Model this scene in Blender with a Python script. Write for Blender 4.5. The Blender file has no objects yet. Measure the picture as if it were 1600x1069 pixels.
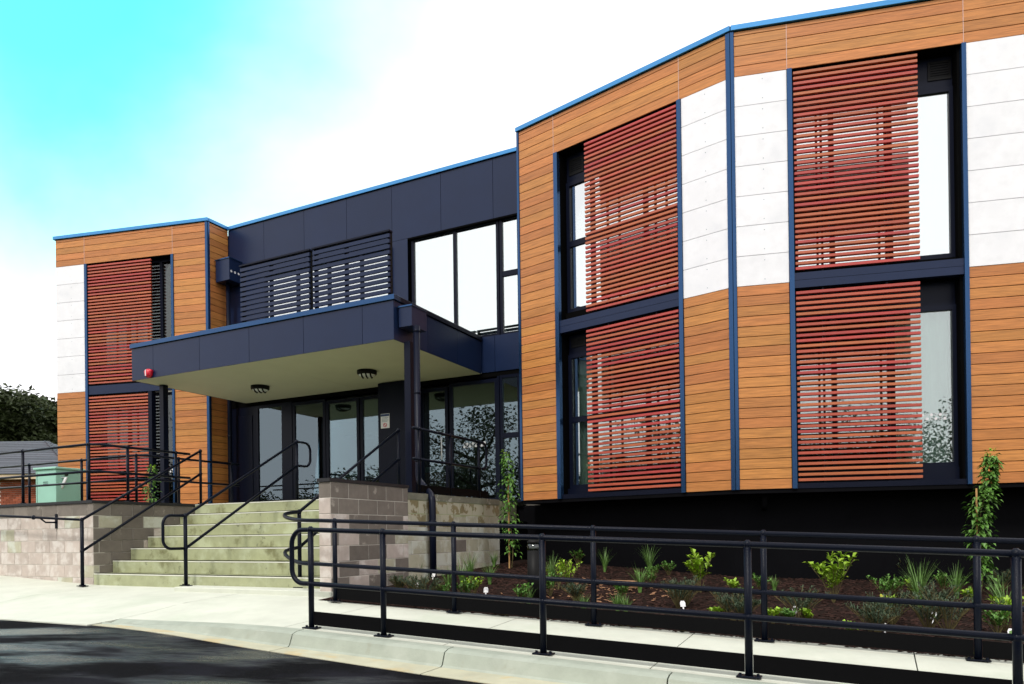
import bpy, bmesh, math, random
from mathutils import Matrix, Vector
random.seed(7)
R = math.radians
scene = bpy.context.scene
col = scene.collection

# ------------------------------------------------------------------ camera
CAMZ = 1.0
cam_d = bpy.data.cameras.new('camera'); cam = bpy.data.objects.new('camera', cam_d); col.objects.link(cam)
cam_d.sensor_width = 36.0; cam_d.lens = 1143.95 / 1600 * 36.0
cam_d.shift_y = (832.09 - 534.5) / 1600
cam_d.clip_start = 0.05; cam_d.clip_end = 3000
pit, rol = 0.00315, 0.01282
right = Vector((math.cos(rol), 0, -math.sin(rol)))
fwd = Vector((0, math.cos(pit), math.sin(pit)))
up = right.cross(fwd).normalized(); right = fwd.cross(up).normalized()
cam.matrix_world = Matrix(((right.x, up.x, -fwd.x, 0), (right.y, up.y, -fwd.y, 0), (right.z, up.z, -fwd.z, CAMZ), (0, 0, 0, 1)))
scene.camera = cam

# ------------------------------------------------------------------ world, sun, exposure
SUN_EL, SUN_AZ = R(52), R(205)      # azimuth clockwise from +Y, where the sun stands
w = bpy.data.worlds.new('World'); scene.world = w; w.use_nodes = True
nt = w.node_tree; nt.nodes.clear()
def N(t, **k):
    n = nt.nodes.new(t)
    for a, b in k.items(): setattr(n, a, b)
    return n
out = N('ShaderNodeOutputWorld'); bg = N('ShaderNodeBackground')
sky = N('ShaderNodeTexSky', sky_type='NISHITA'); sky.sun_disc = False
sky.sun_elevation = SUN_EL; sky.sun_rotation = SUN_AZ; sky.air_density = 1.0; sky.dust_density = 0.6; sky.ozone_density = 1.2
tint = N('ShaderNodeMix', data_type='RGBA', blend_type='MULTIPLY'); tint.inputs[0].default_value = 1.0
tint.inputs[7].default_value = (1.1, 3.9, 2.6, 1)
nt.links.new(sky.outputs[0], tint.inputs[6])
tc = N('ShaderNodeTexCoord')
noi = N('ShaderNodeTexNoise'); noi.inputs['Scale'].default_value = 1.5; noi.inputs['Detail'].default_value = 7.0; noi.inputs['Roughness'].default_value = 0.5; noi.inputs['Distortion'].default_value = 0.25
mp = N('ShaderNodeMapping'); mp.inputs['Location'].default_value = (0.35, 0.1, 0.9)
nt.links.new(tc.outputs['Generated'], mp.inputs['Vector']); nt.links.new(mp.outputs[0], noi.inputs['Vector'])
# one broad clear gap in the cloud, its edge broken up by the same noise, and smaller gaps wherever the noise is low
dist = N('ShaderNodeVectorMath', operation='DISTANCE'); dist.inputs[1].default_value = Vector((-0.47, 0.70, 0.56)).normalized()
nt.links.new(tc.outputs['Generated'], dist.inputs[0])
addn = N('ShaderNodeMath', operation='MULTIPLY_ADD'); addn.inputs[1].default_value = 0.95
nt.links.new(noi.outputs['Fac'], addn.inputs[0]); nt.links.new(dist.outputs['Value'], addn.inputs[2])
r1 = N('ShaderNodeMapRange'); r1.interpolation_type = 'SMOOTHSTEP'; r1.inputs['From Min'].default_value = 0.52; r1.inputs['From Max'].default_value = 1.02
nt.links.new(addn.outputs[0], r1.inputs['Value'])
r2 = N('ShaderNodeMapRange'); r2.interpolation_type = 'SMOOTHSTEP'; r2.inputs['From Min'].default_value = 0.22; r2.inputs['From Max'].default_value = 0.40
nt.links.new(noi.outputs['Fac'], r2.inputs['Value'])
mn = N('ShaderNodeMath', operation='MINIMUM'); nt.links.new(r1.outputs[0], mn.inputs[0]); nt.links.new(r2.outputs[0], mn.inputs[1])
skys = N('ShaderNodeVectorMath', operation='SCALE'); skys.inputs['Scale'].default_value = 0.15
nt.links.new(tint.outputs[2], skys.inputs[0])
mix = N('ShaderNodeMix', data_type='RGBA'); mix.inputs[7].default_value = (1.32, 1.30, 1.33, 1)
nt.links.new(mn.outputs[0], mix.inputs[0]); nt.links.new(skys.outputs[0], mix.inputs[6])
nt.links.new(mix.outputs[2], bg.inputs['Color']); bg.inputs['Strength'].default_value = 1.0
nt.links.new(bg.outputs[0], out.inputs['Surface'])

sd = bpy.data.lights.new('sun', 'SUN'); sun = bpy.data.objects.new('sun', sd); col.objects.link(sun)
sd.energy = 1.9; sd.angle = R(9); sd.color = (1.0, 0.955, 0.89)
sdir = Vector((math.sin(SUN_AZ) * math.cos(SUN_EL), math.cos(SUN_AZ) * math.cos(SUN_EL), math.sin(SUN_EL)))
sun.rotation_euler = sdir.to_track_quat('Z', 'Y').to_euler(); sun.location = (0, 0, 30)
vs = scene.view_settings; vs.view_transform = 'Standard'; vs.look = 'None'; vs.exposure = 0.12; vs.gamma = 1.0; vs.use_curve_mapping = False
scene.cycles.caustics_reflective = False; scene.cycles.caustics_refractive = False

# ------------------------------------------------------------------ materials
MATS = {}
def mat(name, base, rough=0.6, spec=0.5, metal=0.0, vary=0.0, noise=0.0, nscale=4.0, stretch=(1, 1, 1), bump=0.0, bscale=40.0, tints=None, world=False, coat=0.0, hue=0.0):
    m = bpy.data.materials.new(name); m.use_nodes = True; t = m.node_tree; b = t.nodes['Principled BSDF']
    b.inputs['Roughness'].default_value = rough; b.inputs['Specular IOR Level'].default_value = spec; b.inputs['Metallic'].default_value = metal
    b.inputs['Coat Weight'].default_value = coat
    L = t.links.new; cur = None
    def new(x, **k):
        n = t.nodes.new(x)
        for a, c in k.items(): setattr(n, a, c)
        return n
    rgb = new('ShaderNodeRGB'); rgb.outputs[0].default_value = (*base, 1); cur = rgb.outputs[0]
    oi = new('ShaderNodeObjectInfo'); tcn = new('ShaderNodeTexCoord'); geo = new('ShaderNodeNewGeometry')
    vec = geo.outputs['Position'] if world else tcn.outputs['Object']
    if not world:   # shift the pattern by object so alike pieces differ
        ad = new('ShaderNodeVectorMath', operation='MULTIPLY_ADD'); cmb = new('ShaderNodeCombineXYZ')
        for i in range(3): L(oi.outputs['Random'], cmb.inputs[i])
        ad.inputs[1].default_value = (37.0, 53.0, 29.0); L(cmb.outputs[0], ad.inputs[0]); L(vec, ad.inputs[2]); vec = ad.outputs[0]
    mpn = new('ShaderNodeMapping'); mpn.inputs['Scale'].default_value = stretch; L(vec, mpn.inputs['Vector']); sv = mpn.outputs[0]
    if vary or hue:
        hs = new('ShaderNodeHueSaturation'); L(cur, hs.inputs['Color'])
        mr = new('ShaderNodeMapRange'); mr.inputs['To Min'].default_value = 1 - vary; mr.inputs['To Max'].default_value = 1 + vary; L(oi.outputs['Random'], mr.inputs['Value']); L(mr.outputs[0], hs.inputs['Value'])
        if hue:
            wn = new('ShaderNodeMath', operation='MULTIPLY'); wn.inputs[1].default_value = 7.13; L(oi.outputs['Random'], wn.inputs[0])
            fr = new('ShaderNodeMath', operation='FRACT'); L(wn.outputs[0], fr.inputs[0])
            mh = new('ShaderNodeMapRange'); mh.inputs['To Min'].default_value = 0.5 - hue; mh.inputs['To Max'].default_value = 0.5 + hue; L(fr.outputs[0], mh.inputs['Value']); L(mh.outputs[0], hs.inputs['Hue'])
        cur = hs.outputs[0]
    if noise:
        nn = new('ShaderNodeTexNoise'); nn.inputs['Scale'].default_value = nscale; nn.inputs['Detail'].default_value = 6; nn.inputs['Roughness'].default_value = 0.62; L(sv, nn.inputs['Vector'])
        mr = new('ShaderNodeMapRange'); mr.inputs['From Min'].default_value = 0.25; mr.inputs['From Max'].default_value = 0.75; mr.inputs['To Min'].default_value = 1 - noise; mr.inputs['To Max'].default_value = 1 + noise; L(nn.outputs['Fac'], mr.inputs['Value'])
        mu = new('ShaderNodeVectorMath', operation='SCALE'); L(cur, mu.inputs[0]); L(mr.outputs[0], mu.inputs['Scale']); cur = mu.outputs[0]
    for tn in (tints or []):     # (colour, scale, low, high, amount): patches with a shape of their own
        c2, sc, lo, hi, am = tn
        nn = new('ShaderNodeTexNoise'); nn.inputs['Scale'].default_value = sc; nn.inputs['Detail'].default_value = 5; nn.inputs['Roughness'].default_value = 0.6; L(vec, nn.inputs['Vector'])
        mr = new('ShaderNodeMapRange'); mr.interpolation_type = 'SMOOTHSTEP'; mr.inputs['From Min'].default_value = lo; mr.inputs['From Max'].default_value = hi; mr.inputs['To Max'].default_value = am; L(nn.outputs['Fac'], mr.inputs['Value'])
        mx = new('ShaderNodeMix', data_type='RGBA'); mx.inputs[7].default_value = (*c2, 1); L(mr.outputs[0], mx.inputs[0]); L(cur, mx.inputs[6]); cur = mx.outputs[2]
    L(cur, b.inputs['Base Color'])
    if bump:
        bn = new('ShaderNodeTexNoise'); bn.inputs['Scale'].default_value = bscale; bn.inputs['Detail'].default_value = 4; L(sv, bn.inputs['Vector'])
        bp = new('ShaderNodeBump'); bp.inputs['Strength'].default_value = bump; bp.inputs['Distance'].default_value = 0.01; L(bn.outputs['Fac'], bp.inputs['Height']); L(bp.outputs[0], b.inputs['Normal'])
    MATS[name] = m; return m

mat('board', (0.50, 0.200, 0.055), 0.45, 0.35, coat=0.08, vary=0.13, noise=0.36, nscale=9, stretch=(0.35, 1, 7), bump=0.12, bscale=30, hue=0.006)
mat('slat', (0.43, 0.082, 0.040), 0.42, 0.5, vary=0.1, noise=0.15, nscale=8, stretch=(0.4, 4, 4), hue=0.016, coat=0.1)
mat('white_panel', (0.86, 0.86, 0.88), 0.6, 0.3, noise=0.07, nscale=5, vary=0.02, tints=[((0.70, 0.71, 0.74), 2.5, 0.50, 0.75, 0.6)])
mat('joiner', (0.62, 0.42, 0.36), 0.5)
mat('navy_panel', (0.007, 0.017, 0.054), 0.34, 0.28, vary=0.06, noise=0.08, nscale=2.0)
mat('cap_metal', (0.06, 0.26, 0.55), 0.32, 0.5, metal=0.5, noise=0.05, nscale=3)
mat('trim_metal', (0.026, 0.072, 0.17), 0.24, 0.5, metal=0.75)
mat('dark_frame', (0.004, 0.006, 0.016), 0.36, 0.14)
mat('backing', (0.003, 0.003, 0.003), 0.8, 0.03)
mat('plinth', (0.004, 0.004, 0.005), 0.7, 0.04, noise=0.2, nscale=2)
mat('soffit', (0.56, 0.56, 0.42), 0.7, 0.3, noise=0.04, nscale=2)
mat('rail_metal', (0.003, 0.005, 0.012), 0.30, 0.13, noise=0.25, nscale=60, bump=0.25, bscale=160)
mat('kick_metal', (0.003, 0.003, 0.0035), 0.6, 0.06)
mat('step', (0.36, 0.38, 0.225), 0.75, 0.3, noise=0.22, nscale=3.0, bump=0.2, bscale=50, tints=[((0.50, 0.54, 0.36), 2.2, 0.50, 0.66, 0.7), ((0.15, 0.145, 0.06), 2.4, 0.54, 0.68, 0.75), ((0.10, 0.10, 0.06), 9.0, 0.62, 0.72, 0.6)])
mat('nosing', (0.72, 0.72, 0.64), 0.7)
mat('path', (0.58, 0.60, 0.51), 0.75, 0.3, noise=0.09, nscale=2.5, bump=0.12, bscale=70, tints=[((0.47, 0.52, 0.41), 0.9, 0.50, 0.72, 0.6), ((0.30, 0.28, 0.2), 9, 0.70, 0.78, 0.5)], world=True)
mat('kerb', (0.34, 0.375, 0.31), 0.75, 0.3, noise=0.14, nscale=4, bump=0.15, bscale=60, tints=[((0.44, 0.47, 0.40), 1.6, 0.5, 0.7, 0.6), ((0.30, 0.31, 0.24), 6, 0.60, 0.74, 0.6)], world=True)
mat('gutter', (0.45, 0.44, 0.32), 0.75, 0.3, noise=0.15, nscale=4, tints=[((0.50, 0.38, 0.18), 3, 0.52, 0.66, 0.6)], world=True)
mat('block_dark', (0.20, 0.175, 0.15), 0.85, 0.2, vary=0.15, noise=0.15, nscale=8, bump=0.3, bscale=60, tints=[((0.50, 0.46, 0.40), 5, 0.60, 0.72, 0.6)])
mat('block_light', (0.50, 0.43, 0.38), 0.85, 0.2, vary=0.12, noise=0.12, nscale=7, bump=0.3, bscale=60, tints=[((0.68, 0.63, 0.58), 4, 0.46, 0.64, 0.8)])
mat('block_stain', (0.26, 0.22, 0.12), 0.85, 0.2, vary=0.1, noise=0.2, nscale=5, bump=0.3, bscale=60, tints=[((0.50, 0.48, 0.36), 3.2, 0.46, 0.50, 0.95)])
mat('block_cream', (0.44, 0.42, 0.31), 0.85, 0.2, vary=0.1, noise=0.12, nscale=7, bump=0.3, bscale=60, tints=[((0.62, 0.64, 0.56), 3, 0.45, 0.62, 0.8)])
mat('stain_band', (0.20, 0.20, 0.15), 0.85, 0.2, noise=0.3, nscale=5, tints=[((0.45, 0.45, 0.38), 6, 0.58, 0.66, 0.7)])
mat('mortar', (0.55, 0.52, 0.46), 0.9, 0.2, noise=0.1, nscale=10)
mat('wall_cap', (0.018, 0.018, 0.02), 0.5, 0.4)
mat('mulch_soil', (0.014, 0.008, 0.006), 0.95, 0.1, noise=0.4, nscale=30, bump=0.8, bscale=60, world=True)
mat('mulch_chip', (0.034, 0.015, 0.011), 0.85, 0.2, noise=0.6, nscale=14, world=True, tints=[((0.10, 0.05, 0.03), 22, 0.60, 0.70, 0.8)])
mat('wood_chip', (0.28, 0.15, 0.08), 0.8, 0.2, noise=0.3, nscale=20, world=True)
mat('timber', (0.32, 0.19, 0.10), 0.8, 0.2, noise=0.2, nscale=10, stretch=(1, 6, 6))
mat('curtain', (0.62, 0.76, 0.68), 0.9, 0.1, noise=0.06, nscale=3)
mat('blind', (0.82, 0.85, 0.82), 0.9, 0.1)
mat('interior', (0.16, 0.15, 0.13), 0.9, 0.1)
mat('interior_pale', (0.45, 0.45, 0.40), 0.9, 0.1)
mat('teal_top', (0.35, 0.62, 0.55), 0.5)
mat('leaf_green', (0.09, 0.21, 0.032), 0.45, 0.4, noise=0.45, nscale=18, world=True)
mat('leaf_lime', (0.26, 0.42, 0.03), 0.45, 0.4, noise=0.35, nscale=14, world=True, tints=[((0.40, 0.16, 0.02), 9, 0.62, 0.70, 0.7)])
mat('leaf_dark', (0.035, 0.075, 0.025), 0.5, 0.4, noise=0.5, nscale=18, world=True)
mat('leaf_grey', (0.055, 0.085, 0.045), 0.6, 0.3, noise=0.4, nscale=18, world=True)
mat('grass_blade', (0.10, 0.20, 0.04), 0.5, 0.4, noise=0.45, nscale=16, world=True)
mat('tree_leaf', (0.034, 0.048, 0.014), 0.6, 0.3, noise=0.55, nscale=0.8, world=True)
mat('bark', (0.05, 0.038, 0.028), 0.9, 0.2, noise=0.3, nscale=6)
mat('stake', (0.50, 0.30, 0.12), 0.8, 0.2, noise=0.15, nscale=10)
mat('stem', (0.12, 0.10, 0.04), 0.8, 0.2)
mat('white_plastic', (0.80, 0.80, 0.80), 0.4)
mat('green_box', (0.34, 0.62, 0.50), 0.45, 0.4, noise=0.05, nscale=3)
mat('roof_tile', (0.075, 0.072, 0.085), 0.6, 0.4, vary=0.25, noise=0.2, nscale=6)
mat('brick', (0.30, 0.085, 0.045), 0.85, 0.2, vary=0.25, noise=0.15, nscale=8)
mat('cream_fascia', (0.60, 0.46, 0.30), 0.6)
mat('red_plastic', (0.60, 0.008, 0.03), 0.3, 0.5)
mat('clear_white', (0.8, 0.7, 0.7), 0.3)
mat('black_plastic', (0.005, 0.005, 0.005), 0.5, 0.15)
mat('lens', (0.75, 0.77, 0.77), 0.35, 0.5)
mat('sign_blue', (0.02, 0.05, 0.14), 0.4)
mat('sign_grey', (0.30, 0.36, 0.40), 0.5)
mat('soil_grass', (0.07, 0.10, 0.03), 0.9, 0.1, noise=0.4, nscale=0.5, world=True)
mat('fence_grey', (0.16, 0.15, 0.13), 0.8, 0.2, noise=0.2, nscale=3)

# asphalt: wet film where the low-frequency noise pools
WET = (2.3, 1.35, 0)
def asphalt():
    m = mat('asphalt', (0.005, 0.005, 0.006), 0.9, 0.1, noise=0.5, nscale=60, bump=0.6, bscale=110, world=True, tints=[((0.035, 0.035, 0.04), 150, 0.62, 0.68, 0.8), ((0.012, 0.012, 0.016), 1.0, 0.45, 0.6, 1.0)])
    t = m.node_tree; b = t.nodes['Principled BSDF']; L = t.links.new
    g = t.nodes.new('ShaderNodeNewGeometry'); mp_ = t.nodes.new('ShaderNodeMapping'); mp_.inputs['Rotation'].default_value = (0, 0, 0.4637); mp_.inputs['Scale'].default_value = (0.45, 1.3, 1); mp_.inputs['Location'].default_value = WET
    n = t.nodes.new('ShaderNodeTexNoise'); n.inputs['Scale'].default_value = 0.8; n.inputs['Detail'].default_value = 6; n.inputs['Roughness'].default_value = 0.6
    r = t.nodes.new('ShaderNodeMapRange'); r.interpolation_type = 'SMOOTHSTEP'; r.inputs['From Min'].default_value = 0.47; r.inputs['From Max'].default_value = 0.62; r.inputs['To Min'].default_value = 0.92; r.inputs['To Max'].default_value = 0.14
    q = t.nodes.new('ShaderNodeMapRange'); q.inputs['From Min'].default_value = 0.92; q.inputs['From Max'].default_value = 0.14; q.inputs['To Min'].default_value = 0.04; q.inputs['To Max'].default_value = 0.6
    L(g.outputs['Position'], mp_.inputs['Vector']); L(mp_.outputs[0], n.inputs['Vector']); L(n.outputs['Fac'], r.inputs['Value']); L(r.outputs[0], b.inputs['Roughness']); L(r.outputs[0], q.inputs['Value']); L(q.outputs[0], b.inputs['Specular IOR Level'])
asphalt()

def glass(name, refl, tint_=(0.85, 0.93, 0.9), rc_=(0.93, 0.98, 0.97, 1)):
    m = bpy.data.materials.new(name); m.use_nodes = True; t = m.node_tree; t.nodes.clear(); L = t.links.new
    o = t.nodes.new('ShaderNodeOutputMaterial'); mx = t.nodes.new('ShaderNodeMixShader'); tr = t.nodes.new('ShaderNodeBsdfTransparent'); gl = t.nodes.new('ShaderNodeBsdfGlossy')
    gl.inputs['Roughness'].default_value = 0.0; gl.inputs['Color'].default_value = rc_; tr.inputs['Color'].default_value = (*tint_, 1)
    fr = t.nodes.new('ShaderNodeFresnel'); fr.inputs['IOR'].default_value = 1.5
    ma = t.nodes.new('ShaderNodeMath'); ma.operation = 'ADD'; ma.inputs[1].default_value = refl; ma.use_clamp = True
    L(fr.outputs[0], ma.inputs[0]); L(ma.outputs[0], mx.inputs[0]); L(tr.outputs[0], mx.inputs[1]); L(gl.outputs[0], mx.inputs[2]); L(mx.outputs[0], o.inputs['Surface'])
    MATS[name] = m
glass('glass_window', 0.60); glass('glass_low', 0.20); glass('glass_door', 0.10, (0.55, 0.60, 0.58), (0.72, 0.90, 1.0, 1)); glass('glass_dark', 0.03, (0.30, 0.32, 0.31))
def emit(name, c, s):
    m = bpy.data.materials.new(name); m.use_nodes = True; b = m.node_tree.nodes['Principled BSDF']; b.inputs['Base Color'].default_value = (*c, 1); b.inputs['Emission Color'].default_value = (*c, 1); b.inputs['Emission Strength'].default_value = s; MATS[name] = m
emit('lamp_glow', (1.0, 0.75, 0.45), 4.0)

# ------------------------------------------------------------------ frames: u along a facade, d outwards, z up
class Frame:
    def __init__(s, x, y, a):
        s.M = Matrix.Translation((x, y, 0)) @ Matrix.Rotation(-a, 4, 'Z'); s.a = a   # local x = u, local -y = outwards
    def p(s, u, d, z): return s.M @ Vector((u, -d, z))
    def mw(s, u, d, z, rz=0.0): return Matrix.Translation(s.p(u, d, z)) @ Matrix.Rotation(-s.a + rz, 4, 'Z')
FB = Frame(0.1696, 14.1320, 0.4637)
FD = Frame(3.3174, 10.8200, 0.22932)
FC = Frame(3.3174, 10.8200, 0.69842)
FA = Frame(-7.0052, 17.0393, 0.22932)
def to_uv(P):
    v = FB.M.inverted() @ Vector(P); return v.x, -v.y, v.z
WORLD = {}
def place(o, M, parent=None):
    if parent:
        o.parent = parent; o.matrix_basis = WORLD[parent.name].inverted() @ M
    else: o.matrix_basis = M
    WORLD[o.name] = M
def thing(name, label, cat, M, group=None, kind=None):
    o = bpy.data.objects.new(name, None); col.objects.link(o); o.empty_display_size = 0.2; place(o, M)
    o['label'] = label; o['category'] = cat
    if group: o['group'] = group
    if kind: o['kind'] = kind
    return o
def part(name, M, parent): # an Empty part that holds sub-parts
    o = bpy.data.objects.new(name, None); col.objects.link(o); o.empty_display_size = 0.1; place(o, M, parent); return o
def tag(o, label, cat, group=None, kind=None):
    o['label'] = label; o['category'] = cat
    if group: o['group'] = group
    if kind: o['kind'] = kind
    return o
def obj(name, me, m, M, parent=None, smooth=False):
    if m and not me.materials: me.materials.append(MATS[m])
    o = bpy.data.objects.new(name, me); col.objects.link(o); place(o, M, parent)
    if smooth:
        for p_ in me.polygons: p_.use_smooth = True
    return o
CACHE = {}
def box_mesh(w_, d_, h_, m, bev=0.0):
    k = (round(w_, 3), round(d_, 3), round(h_, 3), m, bev)
    if k in CACHE: return CACHE[k]
    bm = bmesh.new(); bmesh.ops.create_cube(bm, size=1.0, matrix=Matrix.Translation((0, 0, 0)) @ Matrix.Diagonal((w_, d_, h_, 1)))
    if bev: bmesh.ops.bevel(bm, geom=list(bm.edges), offset=bev, segments=1, affect='EDGES', profile=0.5)
    me = bpy.data.meshes.new('box'); bm.to_mesh(me); bm.free(); me.materials.append(MATS[m]); CACHE[k] = me; return me
def box(name, F, u0, u1, d0, d1, z0, z1, m, parent=None, bev=0.0):
    me = box_mesh(u1 - u0, abs(d1 - d0), z1 - z0, m, bev)
    return obj(name, me, None, F.mw((u0 + u1) / 2, (d0 + d1) / 2, (z0 + z1) / 2), parent)
def mesh(verts, faces, name='mesh'):
    me = bpy.data.meshes.new(name); me.from_pydata([tuple(v) for v in verts], [], faces); me.update(); return me
def poly_slab(pts, z0, z1):
    n = len(pts); v = [(x, y, z0) for x, y in pts] + [(x, y, z1) for x, y in pts]
    f = [tuple(range(n - 1, -1, -1)), tuple(range(n, 2 * n))] + [(i, (i + 1) % n, n + (i + 1) % n, n + i) for i in range(n)]
    return mesh(v, f)
def tube_mesh(paths, r, seg=8, caps=True):
    """paths: list of point lists (world); one swept round tube each, joined"""
    V, Fc = [], []
    for pts in paths:
        pts = [Vector(p) for p in pts]; base = len(V); n = len(pts); prev = None
        for i, p in enumerate(pts):
            t = (pts[min(i + 1, n - 1)] - pts[max(i - 1, 0)]).normalized()
            if prev is None:
                a = Vector((0, 0, 1)) if abs(t.z) < 0.9 else Vector((1, 0, 0)); x = t.cross(a).normalized()
            else: x = (prev - t * prev.dot(t)).normalized()
            prev = x; y = t.cross(x)
            rr = r[i] if isinstance(r, (list, tuple)) else r
            for k in range(seg):
                an = 2 * math.pi * k / seg; V.append(p + x * math.cos(an) * rr + y * math.sin(an) * rr)
        for i in range(n - 1):
            for k in range(seg):
                a = base + i * seg + k; b = base + i * seg + (k + 1) % seg; Fc.append((a, b, b + seg, a + seg))
        if caps:
            Fc.append(tuple(base + k for k in range(seg - 1, -1, -1))); Fc.append(tuple(base + (n - 1) * seg + k for k in range(seg)))
    return mesh(V, Fc)
def tube(name, pts, r, m, parent, seg=8, F=FB):
    W_ = [F.p(*q) for q in pts]; M = WORLD[parent.name] if parent else Matrix.Identity(4); inv = M.inverted()
    me = tube_mesh([[inv @ q for q in W_]], r, seg)
    return obj(name, me, m, M, parent, smooth=True)
def arc(c, r_, a0, a1, n, ax, ay):
    return [c + ax * (math.cos(a0 + (a1 - a0) * i / n) * r_) + ay * (math.sin(a0 + (a1 - a0) * i / n) * r_) for i in range(n + 1)]
def lathe(profile, seg=16):
    V, Fc = [], []
    for r_, z in profile:
        for k in range(seg): V.append((r_ * math.cos(2 * math.pi * k / seg), r_ * math.sin(2 * math.pi * k / seg), z))
    for i in range(len(profile) - 1):
        for k in range(seg): Fc.append((i * seg + k, i * seg + (k + 1) % seg, (i + 1) * seg + (k + 1) % seg, (i + 1) * seg + k))
    Fc.append(tuple(range(seg - 1, -1, -1))); Fc.append(tuple((len(profile) - 1) * seg + k for k in range(seg)))
    return mesh(V, Fc)

# ------------------------------------------------------------------ ground heights
def softpos(u): return 0.5 * (u + math.sqrt(u * u + 0.25)) if u < 3 else u
def g(u, n):                                # footpath surface
    z = 0.560 - 0.0526 * n - 0.0422 * softpos(u)
    if u < -5: z += 0.045 * (-5 - u)
    return z
def kerb_h(u):
    t = min(1, max(0, (u + 1.5) / 2.7)); return 0.135 * t * t * (3 - 2 * t)
KN = 7.47                                   # kerb edge
def road(u, n):
    e = 0.560 - 0.0526 * KN - 0.0422 * softpos(u) - 0.14
    t = min(1, max(0, (1.2 - u) / 2.6)); return e + 0.05 * t * t * (3 - 2 * t) - 0.012 * (n - 7.9)
LAND = 1.632
def mulch(u, n): return 0.262 - 0.042 * u + max(0, 5.85 - n) * 0.050

def sheet(name, u0, u1, n0, n1, fn, m, du=0.5, dn=0.5, dz=0.0, parent=None, thick=0.0):
    e_ = n1 if callable(n1) else (lambda u: n1)
    nu = max(1, int((u1 - u0) / du)); nn = max(1, int((e_(u0) - n0) / dn)); V, Fc = [], []
    for j in range(nn + 1):
        for i in range(nu + 1):
            u = u0 + (u1 - u0) * i / nu; n = n0 + (e_(u) - n0) * j / nn; V.append(FB.p(u, n, fn(u, n) + dz))
    for j in range(nn):
        for i in range(nu):
            a = j * (nu + 1) + i; Fc.append((a, a + nu + 1, a + nu + 2, a + 1))
    if thick:
        rim = [i for i in range(nu + 1)] + [(j + 1) * (nu + 1) - 1 for j in range(1, nn + 1)] + [nn * (nu + 1) + i for i in range(nu - 1, -1, -1)] + [j * (nu + 1) for j in range(nn - 1, 0, -1)]
        b = len(V); V += [V[i] - Vector((0, 0, thick)) for i in rim]; k = len(rim)
        for i in range(k): Fc.append((rim[i], rim[(i + 1) % k], b + (i + 1) % k, b + i))
    M = WORLD[parent.name] if parent else Matrix.Identity(4); inv = M.inverted()
    return obj(name, mesh([inv @ v for v in V], Fc), m, M, parent)
def struct(o): o['kind'] = 'structure'; return o

# wide ground to the horizon, and the higher ground behind the low wall
gp = mesh([(-900, -900, -0.75), (900, -900, -0.75), (900, 900, -0.75), (-900, 900, -0.75)], [(0, 1, 2, 3)])
struct(obj('ground', gp, 'soil_grass', Matrix.Identity(4)))
struct(obj('upper_ground', poly_slab([(q.x, q.y) for q in (FB.p(-5.4, 5.0, 0), FB.p(-14, 5.0, 0), FB.p(-45, 6, 0), FB.p(-45, -40, 0), FB.p(-5.4, -12, 0))], -0.7, 1.50), 'soil_grass', Matrix.Identity(4)))
rd = struct(sheet('road', -14, 18, 7.5, 24, lambda u, n: road(u, n), 'asphalt', 0.5, 0.5))

# footpath: slabs with open joints between them
fp = bpy.data.objects.new('footpath', None); col.objects.link(fp); place(fp, FB.mw(0, 6, 0)); fp['kind'] = 'structure'
joints = [-14, -9.5, -7.2, -4.6, -1.45, 0.98, 2.80, 4.62, 6.42, 8.2, 10.0, 12]
def path_z(u, n):
    z = g(u, n); e = kerb_h(u)
    if n > 6.5:      # where the kerb is dropped the slab runs down to the road
        t = min(1, (n - 6.5) / 1.2); z = z * (1 - t * (1 - e / 0.135)) + (road(u, 7.7) + 0.012) * t * (1 - e / 0.135)
    return z
for i in range(len(joints) - 1):
    a, b = joints[i] + 0.005, joints[i + 1] - 0.005
    far = 7.34 if joints[i] > -1.5 else 7.72
    near = 5.80 if joints[i] > 0.9 else (5.25 if joints[i] > -2.1 else 4.9)
    if joints[i] < 0.9: far_fn = path_z
    s = sheet('slab', a, b, near, far, path_z, 'path', 0.26, 0.15, 0, fp, 0.12)
sheet('joint_bed', -14, 0.95, 4.9, 7.3, lambda u, n: min(path_z(u, n), path_z(u, 7.3)) - 0.05 - 0.1 * kerb_h(u) / 0.135, 'backing', 0.3, 0.2, 0, fp)
fb = sheet('joint_bed', 0.9, 12, 5.7, 7.33, lambda u, n: path_z(u, n) - 0.05, 'backing', 0.5, 0.25, 0, fp)

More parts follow.
